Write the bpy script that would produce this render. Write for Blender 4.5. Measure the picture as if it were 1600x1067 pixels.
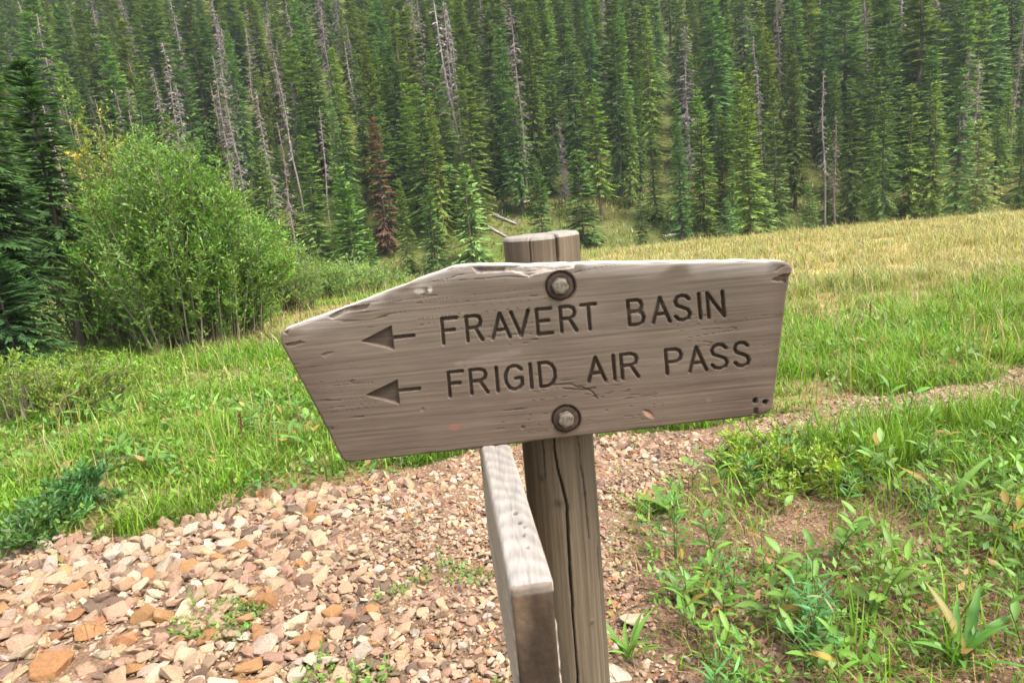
import bpy, bmesh, math, numpy as np
from mathutils import Matrix, Vector

for o in list(bpy.data.objects):
    bpy.data.objects.remove(o)
rng = np.random.default_rng(11)
rad = math.radians
scene = bpy.context.scene
C = scene.collection

# ------------------------------------------------------------------ camera, sky, sun, exposure
CAM = np.array([0.0, 0.0, 1.5])
PITCH, ROLL, FPX = rad(11.5), rad(5.2), 1067.0          # FPX: focal length for a 1600 px wide frame (24 mm)
_F = np.array([0, math.cos(PITCH), -math.sin(PITCH)])
_r0 = np.array([1.0, 0, 0]); _u0 = np.array([0, math.sin(PITCH), math.cos(PITCH)])
_U = math.cos(ROLL) * _u0 + math.sin(ROLL) * _r0
_R = math.cos(ROLL) * _r0 - math.sin(ROLL) * _u0
cd = bpy.data.cameras.new('camera'); cam = bpy.data.objects.new('camera', cd); C.objects.link(cam)
cd.sensor_width = 36; cd.lens = 24; cd.clip_start = 0.02; cd.clip_end = 1500
cam.matrix_world = Matrix(((_R[0], _U[0], -_F[0], CAM[0]), (_R[1], _U[1], -_F[1], CAM[1]),
                           (_R[2], _U[2], -_F[2], CAM[2]), (0, 0, 0, 1)))
cd.dof.use_dof = True; cd.dof.focus_distance = 3.6; cd.dof.aperture_fstop = 13
scene.camera = cam
scene.cycles.max_bounces = 5; scene.cycles.diffuse_bounces = 3; scene.cycles.glossy_bounces = 2; scene.cycles.transmission_bounces = 3

SUN_EL, SUN_AZ = rad(60), rad(118)                       # azimuth from +Y (away from the camera) towards +X (right)
w = bpy.data.worlds.new('World'); scene.world = w; w.use_nodes = True
nt = w.node_tree; nt.nodes.clear()
sky = nt.nodes.new('ShaderNodeTexSky'); sky.sky_type = 'NISHITA'; sky.sun_disc = False
sky.sun_elevation = SUN_EL; sky.sun_rotation = SUN_AZ; sky.dust_density = 4.0; sky.air_density = 1.0
hs = nt.nodes.new('ShaderNodeHueSaturation'); hs.inputs['Saturation'].default_value = 0.35   # thin white overcast
bg = nt.nodes.new('ShaderNodeBackground'); bg.inputs['Strength'].default_value = 0.12
wo = nt.nodes.new('ShaderNodeOutputWorld')
nt.links.new(sky.outputs[0], hs.inputs['Color']); nt.links.new(hs.outputs[0], bg.inputs[0]); nt.links.new(bg.outputs[0], wo.inputs[0])
sl = bpy.data.lights.new('sun', 'SUN'); sl.energy = 1.5; sl.angle = rad(14); sl.color = (1.0, 0.95, 0.87)
so = bpy.data.objects.new('sun', sl); C.objects.link(so)
sdir = Vector((math.sin(SUN_AZ) * math.cos(SUN_EL), math.cos(SUN_AZ) * math.cos(SUN_EL), math.sin(SUN_EL)))
so.rotation_euler = sdir.to_track_quat('Z', 'Y').to_euler(); so.location = (6, 4, 12)
vs = scene.view_settings
vs.view_transform = 'Standard'; vs.look = 'None'; vs.gamma = 1.0; vs.use_curve_mapping = False; vs.exposure = 2.0

# ------------------------------------------------------------------ helpers
def ray(px, py):
    v = _F * FPX + _R * (px - 800.0) + _U * (533.5 - py)
    return v / np.linalg.norm(v)
def on_y(px, py, Y):
    d = ray(px, py); return CAM + d * ((Y - CAM[1]) / d[1])
def project(P):
    q = np.asarray(P) - CAM
    dz = q @ _F
    return 800 + FPX * (q @ _R) / dz, 533.5 - FPX * (q @ _U) / dz, dz

def _hash(ix, iy, iz, s):
    n = (ix * 374761393 + iy * 668265263 + iz * 2147483647 + s * 1274126177) & 0xFFFFFFFF
    n = ((n ^ (n >> 13)) * 1274126177) & 0xFFFFFFFF
    n = ((n ^ (n >> 16)) * 2246822519) & 0xFFFFFFFF
    return ((n ^ (n >> 15)) & 0xFFFFFF) / float(0xFFFFFF)
def vnoise(x, y, s=0):
    x = np.asarray(x, float); y = np.asarray(y, float)
    ix = np.floor(x).astype(np.int64); iy = np.floor(y).astype(np.int64)
    fx = x - ix; fy = y - iy
    fx = fx * fx * (3 - 2 * fx); fy = fy * fy * (3 - 2 * fy)
    z = np.zeros_like(ix)
    a = _hash(ix, iy, z, s); b = _hash(ix + 1, iy, z, s); c = _hash(ix, iy + 1, z, s); d = _hash(ix + 1, iy + 1, z, s)
    return (a * (1 - fx) + b * fx) * (1 - fy) + (c * (1 - fx) + d * fx) * fy
def fbm(x, y, s=0, o=4):
    t = 0; a = 0.5; n = 0
    for k in range(o):
        t = t + a * vnoise(np.asarray(x) * 2 ** k, np.asarray(y) * 2 ** k, s + k * 17); n += a; a *= 0.5
    return t / n
def sstep(a, b, x):
    t = np.clip((np.asarray(x, float) - a) / (b - a), 0, 1); return t * t * (3 - 2 * t)

def mesh_np(name, V, F, col=None, smooth=False, mats=()):
    V = np.asarray(V, np.float32).reshape(-1, 3); F = np.asarray(F, np.int32)
    me = bpy.data.meshes.new(name); n = F.shape[1]
    me.vertices.add(len(V)); me.vertices.foreach_set('co', V.ravel())
    me.loops.add(F.size); me.loops.foreach_set('vertex_index', F.ravel())
    me.polygons.add(len(F)); me.polygons.foreach_set('loop_start', np.arange(0, F.size, n, dtype=np.int32))
    me.polygons.foreach_set('loop_total', np.full(len(F), n, np.int32))
    me.polygons.foreach_set('use_smooth', np.full(len(F), smooth, bool))
    if col is not None:
        c = np.ones((len(V), 4), np.float32); c[:, :3] = col
        at = me.color_attributes.new('Col', 'FLOAT_COLOR', 'POINT'); at.data.foreach_set('color', c.ravel())
    me.update(calc_edges=True)
    for m in mats: me.materials.append(m)
    return me
def obj(name, me, parent=None):
    o = bpy.data.objects.new(name, me); C.objects.link(o)
    if parent is not None: o.parent = parent
    return o
def tag(o, label=None, cat=None, group=None, kind=None):
    if label: o['label'] = label
    if cat: o['category'] = cat
    if group: o['group'] = group
    if kind: o['kind'] = kind
    return o
def empty(name, loc=(0, 0, 0), rz=0, sc=1):
    o = bpy.data.objects.new(name, None); C.objects.link(o); o.location = loc
    o.rotation_euler = (0, 0, rz); o.scale = (sc, sc, sc) if np.isscalar(sc) else sc
    o.empty_display_size = 0.2
    return o
class Acc:
    def __init__(s): s.V = []; s.F = []; s.Cc = []; s.n = 0
    def add(s, V, F, col):
        V = np.asarray(V, float).reshape(-1, 3); F = np.asarray(F, np.int64)
        if F.shape[1] == 4: F = np.concatenate([F[:, [0, 1, 2]], F[:, [0, 2, 3]]])
        s.V.append(V); s.F.append(F + s.n); s.n += len(V)
        s.Cc.append(np.broadcast_to(np.asarray(col, float), V.shape))
    def arrays(s): return np.concatenate(s.V), np.concatenate(s.F), np.concatenate(s.Cc)
    def mesh(s, name, mat, smooth=False):
        V, F, c = s.arrays(); return mesh_np(name, V, F, c, smooth, (mat,))
def tube(pts, rads, sides=6, cap=True):
    pts = np.asarray(pts, float); n = len(pts); rads = np.broadcast_to(rads, (n,))
    t = np.gradient(pts, axis=0); t /= np.linalg.norm(t, axis=1)[:, None] + 1e-9
    up = np.where(np.abs(t[:, 2:3]) > 0.9, np.array([[1.0, 0, 0]]), np.array([[0, 0, 1.0]]))
    a = np.cross(t, up); a /= np.linalg.norm(a, axis=1)[:, None] + 1e-9; b = np.cross(t, a)
    th = np.linspace(0, 2 * np.pi, sides, endpoint=False)
    V = pts[:, None] + rads[:, None, None] * (np.cos(th)[None, :, None] * a[:, None] + np.sin(th)[None, :, None] * b[:, None])
    i = np.arange(n - 1)[:, None] * sides; j = np.arange(sides)[None]; k = (j + 1) % sides
    F = np.stack([i + j, i + k, i + k + sides, i + j + sides], -1).reshape(-1, 4)
    V = V.reshape(-1, 3)
    if cap:
        V = np.concatenate([V, pts[-1:]]); tip = len(V) - 1; base = (n - 1) * sides
        F = np.concatenate([F, np.stack([base + j[0], base + k[0], np.full(sides, tip), np.full(sides, tip)], -1)]) if False else F
        F3 = np.stack([base + j[0], base + k[0], np.full(sides, tip)], -1)
        F = np.concatenate([F[:, [0, 1, 2]], F[:, [0, 2, 3]], F3])
    return V, F
def cards(P, D, L, W, roll):
    """diamond-shaped needle sprays or leaves; P start, D unit direction, L length, W width"""
    n = len(P); up = np.tile([0, 0, 1.0], (n, 1))
    a = np.cross(D, up); a /= np.linalg.norm(a, axis=1)[:, None] + 1e-6; b = np.cross(a, D)
    s = np.cos(roll)[:, None] * a + np.sin(roll)[:, None] * b
    L = np.broadcast_to(L, (n,))[:, None]; W = np.broadcast_to(W, (n,))[:, None]
    V = np.stack([P, P + D * L * .42 + s * W * .5, P + D * L, P + D * L * .42 - s * W * .5], 1).reshape(-1, 3)
    F = np.arange(n * 4).reshape(n, 4)
    return V, F
def inpoly(x, y, poly):
    x = np.asarray(x); y = np.asarray(y); r = np.zeros(x.shape, bool); n = len(poly)
    for i in range(n):
        x0, y0 = poly[i]; x1, y1 = poly[(i + 1) % n]
        c = ((y0 > y) != (y1 > y)); 
        r ^= c & (x < (x1 - x0) * (y - y0) / ((y1 - y0) if y1 != y0 else 1e-9) + x0)
    return r
def segdist(x, y, poly, closed=True):
    d = np.full(np.shape(x), 1e9); n = len(poly)
    for i in range(n if closed else n - 1):
        x0, y0 = poly[i]; x1, y1 = poly[(i + 1) % n]
        dx, dy = x1 - x0, y1 - y0; l2 = dx * dx + dy * dy + 1e-15
        t = np.clip(((x - x0) * dx + (y - y0) * dy) / l2, 0, 1)
        d = np.minimum(d, np.hypot(x - x0 - t * dx, y - y0 - t * dy))
    return d
def jit(c, n, v=.25, hue=.08):
    c = np.asarray(c, float)
    k = (1 + v * (rng.random((n, 1)) * 2 - 1)); h = 1 + hue * (rng.random((n, 3)) * 2 - 1)
    return np.clip(c * k * h, 0, 1)

# ------------------------------------------------------------------ materials
def node_mat(name):
    m = bpy.data.materials.new(name); m.use_nodes = True; t = m.node_tree; t.nodes.clear()
    o = t.nodes.new('ShaderNodeOutputMaterial'); p = t.nodes.new('ShaderNodeBsdfPrincipled')
    t.links.new(p.outputs[0], o.inputs[0]); return m, t, p, o
def vcol(t, objcol=True):
    a = t.nodes.new('ShaderNodeAttribute'); a.attribute_name = 'Col'
    if not objcol: return a.outputs['Color']
    oi = t.nodes.new('ShaderNodeObjectInfo'); mx = t.nodes.new('ShaderNodeMix'); mx.data_type = 'RGBA'; mx.blend_type = 'MULTIPLY'
    mx.inputs[0].default_value = 1; t.links.new(a.outputs['Color'], mx.inputs[6]); t.links.new(oi.outputs['Color'], mx.inputs[7])
    return mx.outputs[2]
def noise_mul(t, col, scale, lo, hi, detail=4, coord='Object', stretch=None):
    tc = t.nodes.new('ShaderNodeTexCoord'); n = t.nodes.new('ShaderNodeTexNoise'); n.inputs['Scale'].default_value = scale
    n.inputs['Detail'].default_value = detail
    src = tc.outputs[coord]
    if stretch:
        mp = t.nodes.new('ShaderNodeMapping'); mp.inputs['Scale'].default_value = stretch; t.links.new(src, mp.inputs[0]); src = mp.outputs[0]
    t.links.new(src, n.inputs['Vector'])
    mr = t.nodes.new('ShaderNodeMapRange'); mr.inputs[1].default_value = .3; mr.inputs[2].default_value = .7
    mr.inputs[3].default_value = lo; mr.inputs[4].default_value = hi; t.links.new(n.outputs[0], mr.inputs[0])
    mx = t.nodes.new('ShaderNodeMix'); mx.data_type = 'RGBA'; mx.blend_type = 'MULTIPLY'; mx.inputs[0].default_value = 1
    t.links.new(col, mx.inputs[6]); t.links.new(mr.outputs[0], mx.inputs[7])
    return mx.outputs[2], n.outputs[0]
def bump(t, p, h, strength, dist=.01):
    b = t.nodes.new('ShaderNodeBump'); b.inputs['Strength'].default_value = strength; b.inputs['Distance'].default_value = dist
    t.links.new(h, b.inputs['Height']); t.links.new(b.outputs[0], p.inputs['Normal'])
def leaf_mat(name, trans=.3, rough=.5, spec=.35):
    m, t, p, o = node_mat(name); c = vcol(t)
    t.links.new(c, p.inputs['Base Color']); p.inputs['Roughness'].default_value = rough
    p.inputs['Specular IOR Level'].default_value = spec
    tr = t.nodes.new('ShaderNodeBsdfTranslucent')
    g = t.nodes.new('ShaderNodeMix'); g.data_type = 'RGBA'; g.blend_type = 'MULTIPLY'; g.inputs[0].default_value = 1
    t.links.new(c, g.inputs[6]); g.inputs[7].default_value = (1.25, 1.25, .6, 1); t.links.new(g.outputs[2], tr.inputs[0])
    ms = t.nodes.new('ShaderNodeMixShader'); ms.inputs[0].default_value = trans
    t.links.new(p.outputs[0], ms.inputs[1]); t.links.new(tr.outputs[0], ms.inputs[2]); t.links.new(ms.outputs[0], o.inputs[0])
    return m
M_leaf = leaf_mat('leaf'); M_needle = leaf_mat('needles', .28, .6, .2); M_grass = leaf_mat('grass_blades', .35, .55, .3)
def bark_mat():
    m, t, p, o = node_mat('bark'); c = vcol(t); c, n = noise_mul(t, c, 6, .55, 1.4, 5, 'Object', (1, 1, .25))
    t.links.new(c, p.inputs['Base Color']); p.inputs['Roughness'].default_value = .9; bump(t, p, n, .6, .03); return m
M_bark = bark_mat()
def stone_mat():
    m, t, p, o = node_mat('stone'); c = vcol(t); c, n1 = noise_mul(t, c, 9, .78, 1.2, 6, 'Object'); c, n = noise_mul(t, c, 70, .8, 1.18, 4, 'Object')
    t.links.new(c, p.inputs['Base Color']); p.inputs['Roughness'].default_value = .85; p.inputs['Specular IOR Level'].default_value = .25
    bump(t, p, n, .35, .004); return m
M_stone = stone_mat()
def ground_mat():
    m, t, p, o = node_mat('soil'); c = vcol(t, False); c, n1 = noise_mul(t, c, 5, .75, 1.25, 8); c, n = noise_mul(t, c, 90, .6, 1.35, 5)
    t.links.new(c, p.inputs['Base Color']); p.inputs['Roughness'].default_value = .95; p.inputs['Specular IOR Level'].default_value = .1
    bump(t, p, n, .8, .012); return m
M_ground = ground_mat()
def wood_mat(name, stretch, bstr=.35):
    m, t, p, o = node_mat(name); c = vcol(t, False)
    c, n1 = noise_mul(t, c, 1.0, .87, 1.13, 6, 'Object', stretch)
    c, n2 = noise_mul(t, c, 1.0, .88, 1.12, 4, 'Object', tuple(s * 3.3 for s in stretch))
    t.links.new(c, p.inputs['Base Color']); p.inputs['Roughness'].default_value = .8; p.inputs['Specular IOR Level'].default_value = .25
    bump(t, p, n1, bstr, .002); return m
M_board = wood_mat('weathered_board', (6, 150, 200), .25); M_post = wood_mat('weathered_post', (110, 110, 5)); M_board2 = wood_mat('weathered_board_end', (130, 8, 130))
def metal_mat(name, col, rough, metal, rust):
    m, t, p, o = node_mat(name); tc = t.nodes.new('ShaderNodeTexCoord'); n = t.nodes.new('ShaderNodeTexNoise'); n.inputs['Scale'].default_value = 160
    n.inputs['Detail'].default_value = 6; t.links.new(tc.outputs['Object'], n.inputs['Vector'])
    r = t.nodes.new('ShaderNodeValToRGB'); r.color_ramp.elements[0].color = (*col, 1); r.color_ramp.elements[1].color = (*rust, 1)
    r.color_ramp.elements[0].position = .42; r.color_ramp.elements[1].position = .62
    t.links.new(n.outputs[0], r.inputs[0]); t.links.new(r.outputs[0], p.inputs['Base Color'])
    p.inputs['Metallic'].default_value = metal; p.inputs['Roughness'].default_value = rough; bump(t, p, n.outputs[0], .4, .001); return m
M_bolt = metal_mat('bolt_steel', (.17, .15, .12), .62, .35, (.10, .065, .042)); M_rust = metal_mat('rusty_washer', (.065, .033, .021), .85, .1, (.03, .02, .015))

# ------------------------------------------------------------------ terrain
def hgt(x, y):
    x = np.asarray(x, float); y = np.asarray(y, float)
    yc = 25 - 12 * sstep(1.5, -5, x)
    a = -0.028 * np.clip(y - 3, 0, 60)
    s = np.clip(y - yc, 0, None); a = a - 0.13 * s * s / (s + 5)
    a = a + 0.10 * (fbm(x * .25 + 9, y * .25, 3, 3) - .5) * sstep(4, 9, y)
    c = -2.25 + 0 * x
    b = -2.1 + 0.5 * (y - 41.5) + 2.5 * (fbm(x * .05, y * .05, 5, 3) - .5)
    k = .35
    m = np.maximum(np.maximum(a, b), c)
    z = m + k * np.log(np.exp((a - m) / k) + np.exp((b - m) / k) + np.exp((c - m) / k))
    z = z - k * np.log1p(np.exp((-2.25 - a) / k)) * (b < a)       # keep the near ground level
    return z + 0.02 * (fbm(x * 1.7, y * 1.7, 8, 3) - .5)
def gp(px, py):
    d = ray(px, py); lo, hi = .5, 300.0
    for it in range(2):
        t = np.geomspace(lo, hi, 500); P = CAM + d * t[:, None]; k = np.nonzero(P[:, 2] <= hgt(P[:, 0], P[:, 1]))[0]
        if not len(k): return P[-1]
        lo, hi = t[max(0, k[0] - 1)], t[k[0]]
    return P[k[0]]
def gd(px, d):
    """ground point seen at picture column px (near the horizon) at distance d"""
    r = ray(px, 340); x = r[0] / r[1] * d; return np.array([x, d, float(hgt(x, d))])

far_edge = [(-500, 960), (-60, 880), (0, 860), (120, 852), (250, 834), (400, 792), (480, 765), (560, 748), (650, 724), (740, 703), (850, 690), (930, 684), (1100, 668), (1220, 648), (1320, 628), (1450, 610), (1600, 580), (1800, 548)]
near_edge = [(1800, 575), (1600, 628), (1450, 660), (1320, 684), (1230, 700), (1140, 722), (1060, 750), (1000, 790), (975, 850), (1000, 930), (1060, 1010), (1090, 1200), (900, 1700), (-200, 1700), (-900, 1500)]
PATH = [tuple(gp(*p)[:2]) for p in far_edge + near_edge]
soil_px = [(1060, 735), (1140, 705), (1260, 720), (1400, 760), (1700, 760), (1900, 1300), (1000, 1300), (1060, 1010), (1000, 930), (975, 850)]
SOIL = [tuple(gp(*p)[:2]) for p in soil_px]
def wob(x, y, a=.16):
    return x + a * (fbm(x * 3, y * 3, 21, 3) - .5) * 2, y + a * (fbm(x * 3 + 40, y * 3, 22, 3) - .5) * 2
def in_path(x, y): return inpoly(*wob(x, y), PATH)
def in_soil(x, y): return inpoly(*wob(x, y, .3), SOIL)
def blond(x, y):
    """how dry the grass is"""
    r = sstep(6.2, 12.5, y + 2.2 * (fbm(x * .5, y * .5, 31, 3) - .5)) * sstep(.0, .22, x / np.maximum(y, 1))
    l = sstep(8.5, 10.5, y) * sstep(15.5, 12.5, y) * sstep(-5.2, -4.0, x) * sstep(0, -1.2, x) * .9
    return np.clip(np.maximum(r, l) * (.6 + .75 * fbm(x * .9, y * .9, 33, 3)), 0, 1)

def build_ground():
    ys = np.concatenate([np.linspace(-8, 1, 12), np.linspace(1.2, 9, 150), np.geomspace(9.1, 60, 130), np.geomspace(62, 165, 40)])
    us = np.linspace(-1, 1, 261); us = np.sign(us) * np.abs(us) ** 1.25
    Y, Uu = np.meshgrid(ys, us, indexing='ij'); X = Uu * (9 + 1.35 * np.abs(Y))
    Z = hgt(X, Y)
    ip = in_path(X, Y); isl = in_soil(X, Y)
    Z = Z + np.where(ip, .035 * (fbm(X * 5, Y * 5, 41, 3) - .5), 0)
    n1 = fbm(X * 1.5, Y * 1.5, 51, 4)[..., None]; n2 = fbm(X * .16, Y * .22, 52, 4)[..., None]
    soil = np.array([.165, .10, .064]) * (.75 + .5 * n1); green = np.array([.07, .095, .025]) * (.7 + .6 * n1); dry = np.array([.34, .25, .10]) * (.75 + .5 * n1)
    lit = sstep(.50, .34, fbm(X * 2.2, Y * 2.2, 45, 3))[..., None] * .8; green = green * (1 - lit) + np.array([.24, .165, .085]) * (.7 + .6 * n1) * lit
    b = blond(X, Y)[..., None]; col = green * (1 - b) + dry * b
    forest = sstep(30, 36, Y)[..., None]
    ff = np.array([.075, .11, .022]) * (1 - n2) + np.array([.125, .10, .042]) * n2
    ff = ff * (.6 + .8 * n1)
    col = col * (1 - forest) + ff * forest
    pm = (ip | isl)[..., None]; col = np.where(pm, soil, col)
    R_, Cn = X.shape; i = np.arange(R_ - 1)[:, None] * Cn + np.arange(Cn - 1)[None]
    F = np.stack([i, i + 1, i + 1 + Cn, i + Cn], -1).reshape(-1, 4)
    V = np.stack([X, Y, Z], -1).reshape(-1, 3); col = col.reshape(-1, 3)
    fp = ip.reshape(-1)[F].sum(1) >= 2
    for nm, sel in (('ground', ~fp), ('gravel_path', fp)):
        f = F[sel]; u, inv = np.unique(f, return_inverse=True)
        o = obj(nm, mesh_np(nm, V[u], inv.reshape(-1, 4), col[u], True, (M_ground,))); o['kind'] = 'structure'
        o['label'] = {'ground': 'grassy meadow ground rising into the forested hillside', 'gravel_path': 'bare tan soil of the stony trail crossing the picture'}[nm]
build_ground()

# ------------------------------------------------------------------ the trail sign
def build_sign():
    YB = 1.0                                  # front face of the board
    TH = .046
    pxm = lambda p: on_y(p[0], p[1], YB)[[0, 2]]
    top_px = [(437, 528), (439, 520), (444, 515), (470, 506), (520, 488), (560, 473), (600, 458), (650, 438), (690, 424), (706, 419), (722, 416), (745, 415), (800, 414.5), (860, 414), (905, 412), (1000, 411), (1120, 409), (1210, 408), (1228, 409), (1236, 413), (1239, 421)]
    bot_px = [(437, 528), (440, 540), (470, 594), (500, 650), (525, 700), (533, 715), (539, 721), (548, 722), (640, 712), (760, 698), (900, 682), (1000, 671), (1100, 659), (1185, 649), (1198, 646), (1206, 640), (1209, 628), (1216, 570), (1224, 505), (1230, 455), (1236, 435), (1239, 421)]
    top = np.array([pxm(p) for p in top_px]); bot = np.array([pxm(p) for p in bot_px])
    bot[-1] = top[-1]; bot[0] = top[0]
    nx, nz = 820, 250
    xs = np.linspace(top[0, 0], top[-1, 0], nx)
    zt = np.interp(xs, top[:, 0], top[:, 1]); zb = np.interp(xs, bot[:, 0], bot[:, 1])
    wv = .0012
    zt = zt + wv * (fbm(xs * 40, xs * 0, 61, 3) - .5) * 2 * sstep(0, .02, zt - zb); zb = zb + wv * (fbm(xs * 30, xs * 0, 62, 3) - .5) * 2 * sstep(0, .02, zt - zb)
    v = np.linspace(0, 1, nz)
    X = np.repeat(xs[:, None], nz, 1); Z = zb[:, None] + (zt - zb)[:, None] * v[None]
    outline = [tuple(p) for p in top] + [tuple(p) for p in bot[::-1][1:-1]]
    de = segdist(X, Z, outline)
    bw = .0022 + .003 * fbm(X * 35, Z * 35, 63, 3)
    q = np.clip(1 - de / bw, 0, 1); D = bw * .8 * (1 - np.sqrt(1 - q * q * .999))     # how far each point lies behind the face
    ang = .1                                   # the grain follows the board, which hangs a little off level
    U = X * math.cos(.006) + Z * math.sin(.006); W = Z - .006 * X
    Wd = W + .006 * (fbm(X * 6, Z * 10, 64, 3) - .5)
    grain = fbm(U * 3, Wd * 260, 65, 3); broad = fbm(U * 2.2, Wd * 34, 66, 4); blot = fbm(X * 9, Z * 12, 67, 4)
    D += .0007 * (grain - .5) + .0010 * (fbm(X * 5, Z * 9, 68, 2) - .5)
    g = np.clip(.5 + .8 * (grain - .5) + .35 * (broad - .5) + .5 * (blot - .5), 0, 1)[..., None]
    col = np.array([.092, .067, .049]) * (1 - g) + np.array([.142, .110, .083]) * g
    col = col * (.86 + .30 * blot[..., None])
    edge = sstep(.03, .0, zt[:, None] - Z)[..., None] * sstep(.25, .6, fbm(X * 20, Z * 40, 69, 3))[..., None]
    col = col * (1 - .4 * edge) + np.array([.46, .41, .37]) * .4 * edge
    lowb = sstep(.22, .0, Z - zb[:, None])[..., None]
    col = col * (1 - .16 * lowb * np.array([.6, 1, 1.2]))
    # routed writing
    A = {  # strokes in a unit box, x to the right, y up
     'F': [[(0, 0), (0, 1), (1, 1)], [(0, .52), (.78, .52)]], 'T': [[(0, 1), (1, 1)], [(.5, 1), (.5, 0)]], 'I': [[(.5, 0), (.5, 1)]],
     'E': [[(1, 1), (0, 1), (0, 0), (1, 0)], [(0, .52), (.8, .52)]], 'A': [[(0, 0), (.5, 1), (1, 0)], [(.18, .33), (.82, .33)]], 'V': [[(0, 1), (.5, 0), (1, 1)]],
     'N': [[(0, 0), (0, 1), (1, 0), (1, 1)]], 'R': [[(0, 0), (0, 1), (.62, 1), (.88, .93), (.97, .77), (.88, .6), (.62, .52), (0, .52)], [(.55, .52), (1, 0)]],
     'P': [[(0, 0), (0, 1), (.64, 1), (.9, .92), (1, .75), (.9, .57), (.64, .48), (0, .48)]],
     'B': [[(0, 0), (0, 1), (.6, 1), (.84, .93), (.92, .77), (.84, .6), (.6, .53), (0, .53)], [(.6, .53), (.9, .45), (1, .27), (.9, .08), (.62, 0), (0, 0)]],
     'D': [[(0, 0), (0, 1), (.5, 1), (.82, .88), (.98, .65), (.98, .35), (.82, .12), (.5, 0), (0, 0)]],
     'S': [[(.96, .84), (.78, .96), (.5, 1), (.2, .94), (.06, .77), (.16, .6), (.5, .51), (.84, .41), (.97, .24), (.84, .07), (.5, 0), (.2, .04), (.02, .17)]],
     'G': [[(.95, .83), (.75, .96), (.5, 1), (.22, .92), (.05, .7), (0, .5), (.05, .3), (.22, .08), (.5, 0), (.78, .06), (.96, .2), (.96, .46), (.6, .46)]]}
    L1 = [('F', 691, 714), ('R', 729, 752), ('A', 768, 795), ('V', 799, 826), ('E', 839, 861), ('R', 876, 899), ('T', 909, 931), ('B', 982, 1005), ('A', 1019, 1045), ('S', 1054, 1078), ('I', 1087, 1099), ('N', 1106, 1130)]
    L2 = [('F', 701, 723), ('R', 735, 760), ('I', 770, 782), ('G', 789, 816), ('I', 823, 835), ('D', 843, 867), ('A', 918, 944), ('I', 953, 965), ('R', 971, 996), ('P', 1041, 1065), ('A', 1076, 1102), ('S', 1111, 1136), ('S', 1147, 1170)]
    sd = np.full(X.shape, 1.0)
    def stroke(pts):
        nonlocal sd
        P = np.array([pxm(p) for p in pts]); lo = P.min(0) - .012; hi = P.max(0) + .012
        i0, i1 = np.searchsorted(xs, [lo[0], hi[0]])
        s = sd[i0:i1]; s[:] = np.minimum(s, segdist(X[i0:i1], Z[i0:i1], [tuple(p) for p in P], False))
    for L, (bx0, by0, bx1, by1), H in ((L1, (692, 537, 1133, 494), 38.5), (L2, (703, 619, 1172, 571), 37)):
        for ch, x0, x1 in L:
            for st in A[ch]:
                pts = []
                for (a, b) in st:
                    x = x0 + 2 + a * (x1 - x0) - b * H * .085; y = by0 + (x - bx0) / (bx1 - bx0) * (by1 - by0) - b * H
                    pts.append((x, y))
                stroke(pts)
    stroke([(613, 528), (646, 524.5)]); stroke([(622, 610.5), (655, 607.3)])
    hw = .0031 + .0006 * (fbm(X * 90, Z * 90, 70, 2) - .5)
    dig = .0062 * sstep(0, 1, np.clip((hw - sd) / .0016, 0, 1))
    def polysd(pts):
        P = [tuple(pxm(p)) for p in pts]
        xx = [p[0] for p in P]; i0, i1 = np.searchsorted(xs, [min(xx) - .03, max(xx) + .03])
        s = np.full(X.shape, .1)
        d = segdist(X[i0:i1], Z[i0:i1], P); ins = inpoly(X[i0:i1], Z[i0:i1], P); s[i0:i1] = np.where(ins, -d, d); return s
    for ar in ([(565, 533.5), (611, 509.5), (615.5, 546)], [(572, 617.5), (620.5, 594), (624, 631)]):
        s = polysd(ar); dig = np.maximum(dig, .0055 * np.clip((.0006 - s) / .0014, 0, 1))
    dirt_shade = np.clip(dig / .0035, 0, 1)[..., None]  # groove floors darkened: some dirt, plus groove shade painted into the colour
    dirt_shade = dirt_shade * (.75 + .5 * fbm(X * 70, Z * 70, 99, 3)[..., None]).clip(0, 1)
    ck = np.abs(fbm(U * 5 + 3, Wd * 120, 101, 2) - .5) + .6 * (fbm(X * 7, Z * 11, 102, 2) < .52); ckk = sstep(.012, .003, ck); D += .0010 * ckk; col = col * (1 - .28 * ckk[..., None])
    D += dig; col = col * (1 - dirt_shade * np.array([.52, .56, .58]))
    # chips, gouges and holes
    rough = (fbm(X * 60, Z * 220, 71, 3) - .5)
    def chip(pts, depth, tint, tmix):
        nonlocal D, col
        s = polysd(pts) + .0018 * (fbm(X * 160, Z * 160, 72, 2) - .5)
        k = np.clip(-s / .0012, 0, 1); D = D + k * (depth + .004 * rough); k = k[..., None] * tmix; col = col * (1 - k) + np.asarray(tint) * (1 + rough[..., None]) * k
    chip([(737, 417), (792, 416), (850, 411), (904, 409), (897, 419), (860, 424), (838, 429), (826, 433), (812, 428), (800, 424), (745, 428)], .004, (.42, .36, .31), .6)
    chip([(742, 418.5), (790, 418.5), (788, 424), (748, 425)], .004, (.16, .10, .08), .7)
    chip([(512, 495), (540, 480), (580, 474), (572, 484), (540, 489), (520, 499)], .0035, (.2, .15, .12), .5)
    chip([(444, 537), (470, 532), (479, 535), (460, 541), (447, 542)], .003, (.13, .09, .07), .7)
    chip([(502, 555), (512, 549), (523, 550), (508, 559)], .002, (.16, .11, .08), .6)
    chip([(443, 519), (452, 514), (449, 525)], .004, (.2, .15, .12), .4)
    chip([(1206, 437), (1216, 431), (1232, 428), (1245, 426), (1245, 448), (1230, 441), (1215, 441)], .006, (.15, .10, .075), .7)
    chip([(1207, 424), (1222, 414), (1228, 415), (1214, 425)], .002, (.15, .11, .09), .6)
    chip([(1178, 637), (1184, 637), (1186, 648), (1177, 648)], .006, (.08, .06, .05), .8)
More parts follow.
